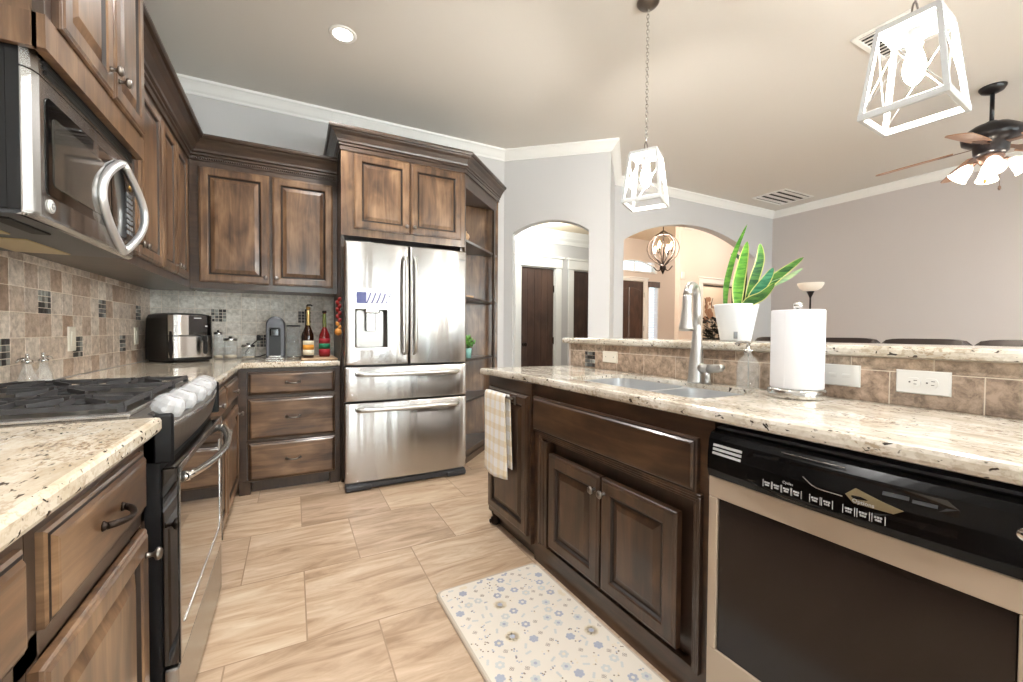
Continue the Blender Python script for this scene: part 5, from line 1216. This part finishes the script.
# sofa behind the bar
sf = thing('sofa', 'dark brown leather sofa with tall back cushions seen just above the bar ledge', 'sofa', (4.9, 1.75, 0))
SX = 4.55
MB().box(SX, SX+.95, .62, 2.98, .05, .42, .03).build('seat_base', 'leather', sf); MB().box(SX, SX+.16, .62, 2.98, .05, .96, .04).build('back_frame', 'leather', sf)
for y0, y1 in ((.40, .62), (2.98, 3.20)): MB().box(SX+.02, SX+.95, y0, y1, .05, .64, .06).build('arm', 'leather', sf)
for k in range(4):
    y0, y1 = .66+.575*k, .66+.575*(k+1); m_ = MB(); L = []
    for i in range(13):
        t = i/12; e = math.sqrt(max(0, 1-abs(2*t-1)**5)); y = y0+(y1-y0)*t; zt = .60+.505*(.88+.12*e); L.append([(SX+.03, y, .42), (SX+.01, y, .75), (SX+.02, y, zt-.05), (SX+.07, y, zt), (SX+.15, y, zt), (SX+.22, y, zt-.06), (SX+.26, y, .70), (SX+.26, y, .42)])
    m_.loft(L, smooth=False); m_.build('back_cushion', 'leather', sf); MB().box(SX+.24, SX+.96, y0+.004, y1-.004, .42, .54, .04).build('seat_cushion', 'leather', sf)
for x in (SX+.06, SX+.88):
    for y in (.48, 3.12): MB().box(x-.03, x+.03, y-.03, y+.03, 0, .055).build('foot', 'black_plastic', sf)
# foyer: chandelier, picture, plant, small wall boxes
cl = thing('chandelier', 'bronze caged chandelier with lit candle bulbs in the foyer', 'chandelier', (6.25, 5.8, 3.5))
ccx, ccy = 6.25, 5.8
m_ = MB(); m_.cyl((ccx, ccy, 3.5), (ccx, ccy, 3.08), .008, n=8); m_.lathe([(0, 3.5), (.07, 3.5), (.05, 3.46), (0, 3.45)], (ccx, ccy, 0), 20); m_.build('hanging_rod', 'bronze', cl)
m_ = MB(); m_.lathe([(0, 3.09), (.04, 3.07), (.10, 3.02), (.14, 2.99), (.12, 2.98), (0, 3.0)], (ccx, ccy, 0), 20); m_.lathe([(0, 2.43), (.05, 2.42), (.06, 2.37), (.03, 2.31), (.015, 2.27), (0, 2.25)], (ccx, ccy, 0), 16); m_.build('finials', 'bronze', cl)
for k in range(8):
    a = 2*pi*k/8; m_ = MB(); pts = []
    for j in range(17):
        t = j/16; r = .09+.22*sin(pi*t)**.8*(1-.25*t) if t < .75 else .04+(.09+.22*sin(pi*.75)**.8*(1-.1875)-.04)*(1-(t-.75)/.25); pts.append((ccx+r*cos(a), ccy+r*sin(a), 3.02-.60*t))
    m_.tube(pts, .010, 6); m_.build('cage_rib', 'bronze', cl)
for k in range(6):
    a = 2*pi*k/6+.3; x, y = ccx+.15*cos(a), ccy+.15*sin(a); z = 2.68+(.08 if k % 2 else 0)
    m_ = MB(); m_.tube([(ccx, ccy, 2.42), (ccx+.08*cos(a), ccy+.08*sin(a), z-.16), (x, y, z-.08)], .007, 6); m_.cyl((x, y, z-.08), (x, y, z), .016, n=10); ar = m_.build('candle_arm', 'bronze', cl)
    MB().lathe([(.012, 0), (.026, .03), (.022, .06), (.008, .10), (0, .115)], (x, y, z), 12).build('candle_bulb', 'bulb_warm', ar)
for k in range(4):
    a = 2*pi*k/4+.6; m_ = MB(); m_.tube([(ccx+(.03+.14*t)*cos(a), ccy+(.03+.14*t)*sin(a), 2.36-.05*sin(pi*t*1.1)+.03*t) for t in [j/8 for j in range(9)]], .012, 6); m_.build('scroll', 'bronze', cl)
point('chandelier_lamp', (ccx, ccy, 2.80), 140, (1, .88, .74), .16)
point('foyer_fill', (8.6, 5.2, 3.2), 42, (1, .95, .90), .15); point('dining_fill', (10.3, 7.2, 2.9), 36, (1, .93, .86), .12); point('hall_fill', (2.9, 4.5, 2.35), 16, (.95, 1, .97), .1)  # added fill points without fixtures, brightening foyer, dining room and hall
pic = thing('framed_picture', 'large black-framed picture seen through the white cased opening in the foyer', 'picture', (10.75, 7.97, 1.7))
m_ = MB()
for a in ((10.07, 10.12, .95, 2.50), (11.38, 11.43, .95, 2.50), (10.12, 11.38, .95, 1.0), (10.12, 11.38, 2.45, 2.50)): m_.box(a[0], a[1], 7.94, 7.995, a[2], a[3], .004)
m_.build('frame', 'black_matte', pic); MB().box(10.12, 11.38, 7.97, 7.99, 1.0, 2.45).build('canvas', 'canvas', pic)
m_ = MB(); R = random.Random(5)
for k in range(26):
    x = 10.36+R.gauss(0, .09); z = 1.72+R.gauss(0, .16); r = R.uniform(.04, .09); m_.lathe([(0, 0), (r, 0), (0, .002+.0005*k)], (x, 7.97, z), 9, d=(0, -1, 0), smooth=False)
m_.build('painted_shapes', 'fan_wood', pic)
for x in (10.26, 10.52): m_ = MB(); m_.tube([(x, 7.966, 1.85), (x+(.02 if x < 10.4 else -.02), 7.966, 1.98), (x-(.04 if x < 10.4 else -.04), 7.966, 2.12)], .012, 5); m_.build('painted_stem', 'door_wood', pic)
bs = thing('bushy_plant', 'dark bushy houseplant in front of the large picture beyond the foyer', 'plant', (9.66, 7.20, 0))
MB().lathe([(0, 0), (.16, 0), (.20, .40), (.18, .40), (0, .36)], (9.66, 7.20, 0), 20).build('pot', 'black_gloss', bs)
m_ = MB()
for k in range(520):
    a = R.uniform(0, 6.28); r = .42*math.sqrt(R.random()); z = R.uniform(.5, 1.50); p = Vector((9.66+r*cos(a), 7.20+r*sin(a), z)); d = Vector((cos(a), sin(a), R.uniform(-.4, .8))).normalized(); w = d.cross(Z_).normalized()*R.uniform(.035, .06); l_ = R.uniform(.12, .22)
    m_.add([p, p+d*l_*.5+w, p+d*l_, p+d*l_*.5-w], [(0, 1, 2, 3)])
for k in range(9): a = k*.7; m_.tube([(9.66, 7.2, .36), (9.66+.12*cos(a), 7.2+.12*sin(a), .8), (9.66+.25*cos(a), 7.2+.25*sin(a), 1.3)], .008, 5)
m_.build('foliage', 'leaf_blackish', bs)  # foliage is near-black in its own colour
wb = thing('alarm_box', 'white alarm box high on the foyer wall beside the chandelier', 'alarm box', (7.75, 6.48, 3.42))
MB().box(7.60, 7.90, 6.45, 6.499, 3.42, 3.48, .006).build('cover', 'white_plastic', wb)
th_ = thing('thermostat', 'small white thermostat on the foyer wall edge', 'thermostat', (7.60, 6.48, 2.40)); MB().box(7.545, 7.645, 6.47, 6.499, 2.32, 2.48, .008).build('cover', 'white_plastic', th_)
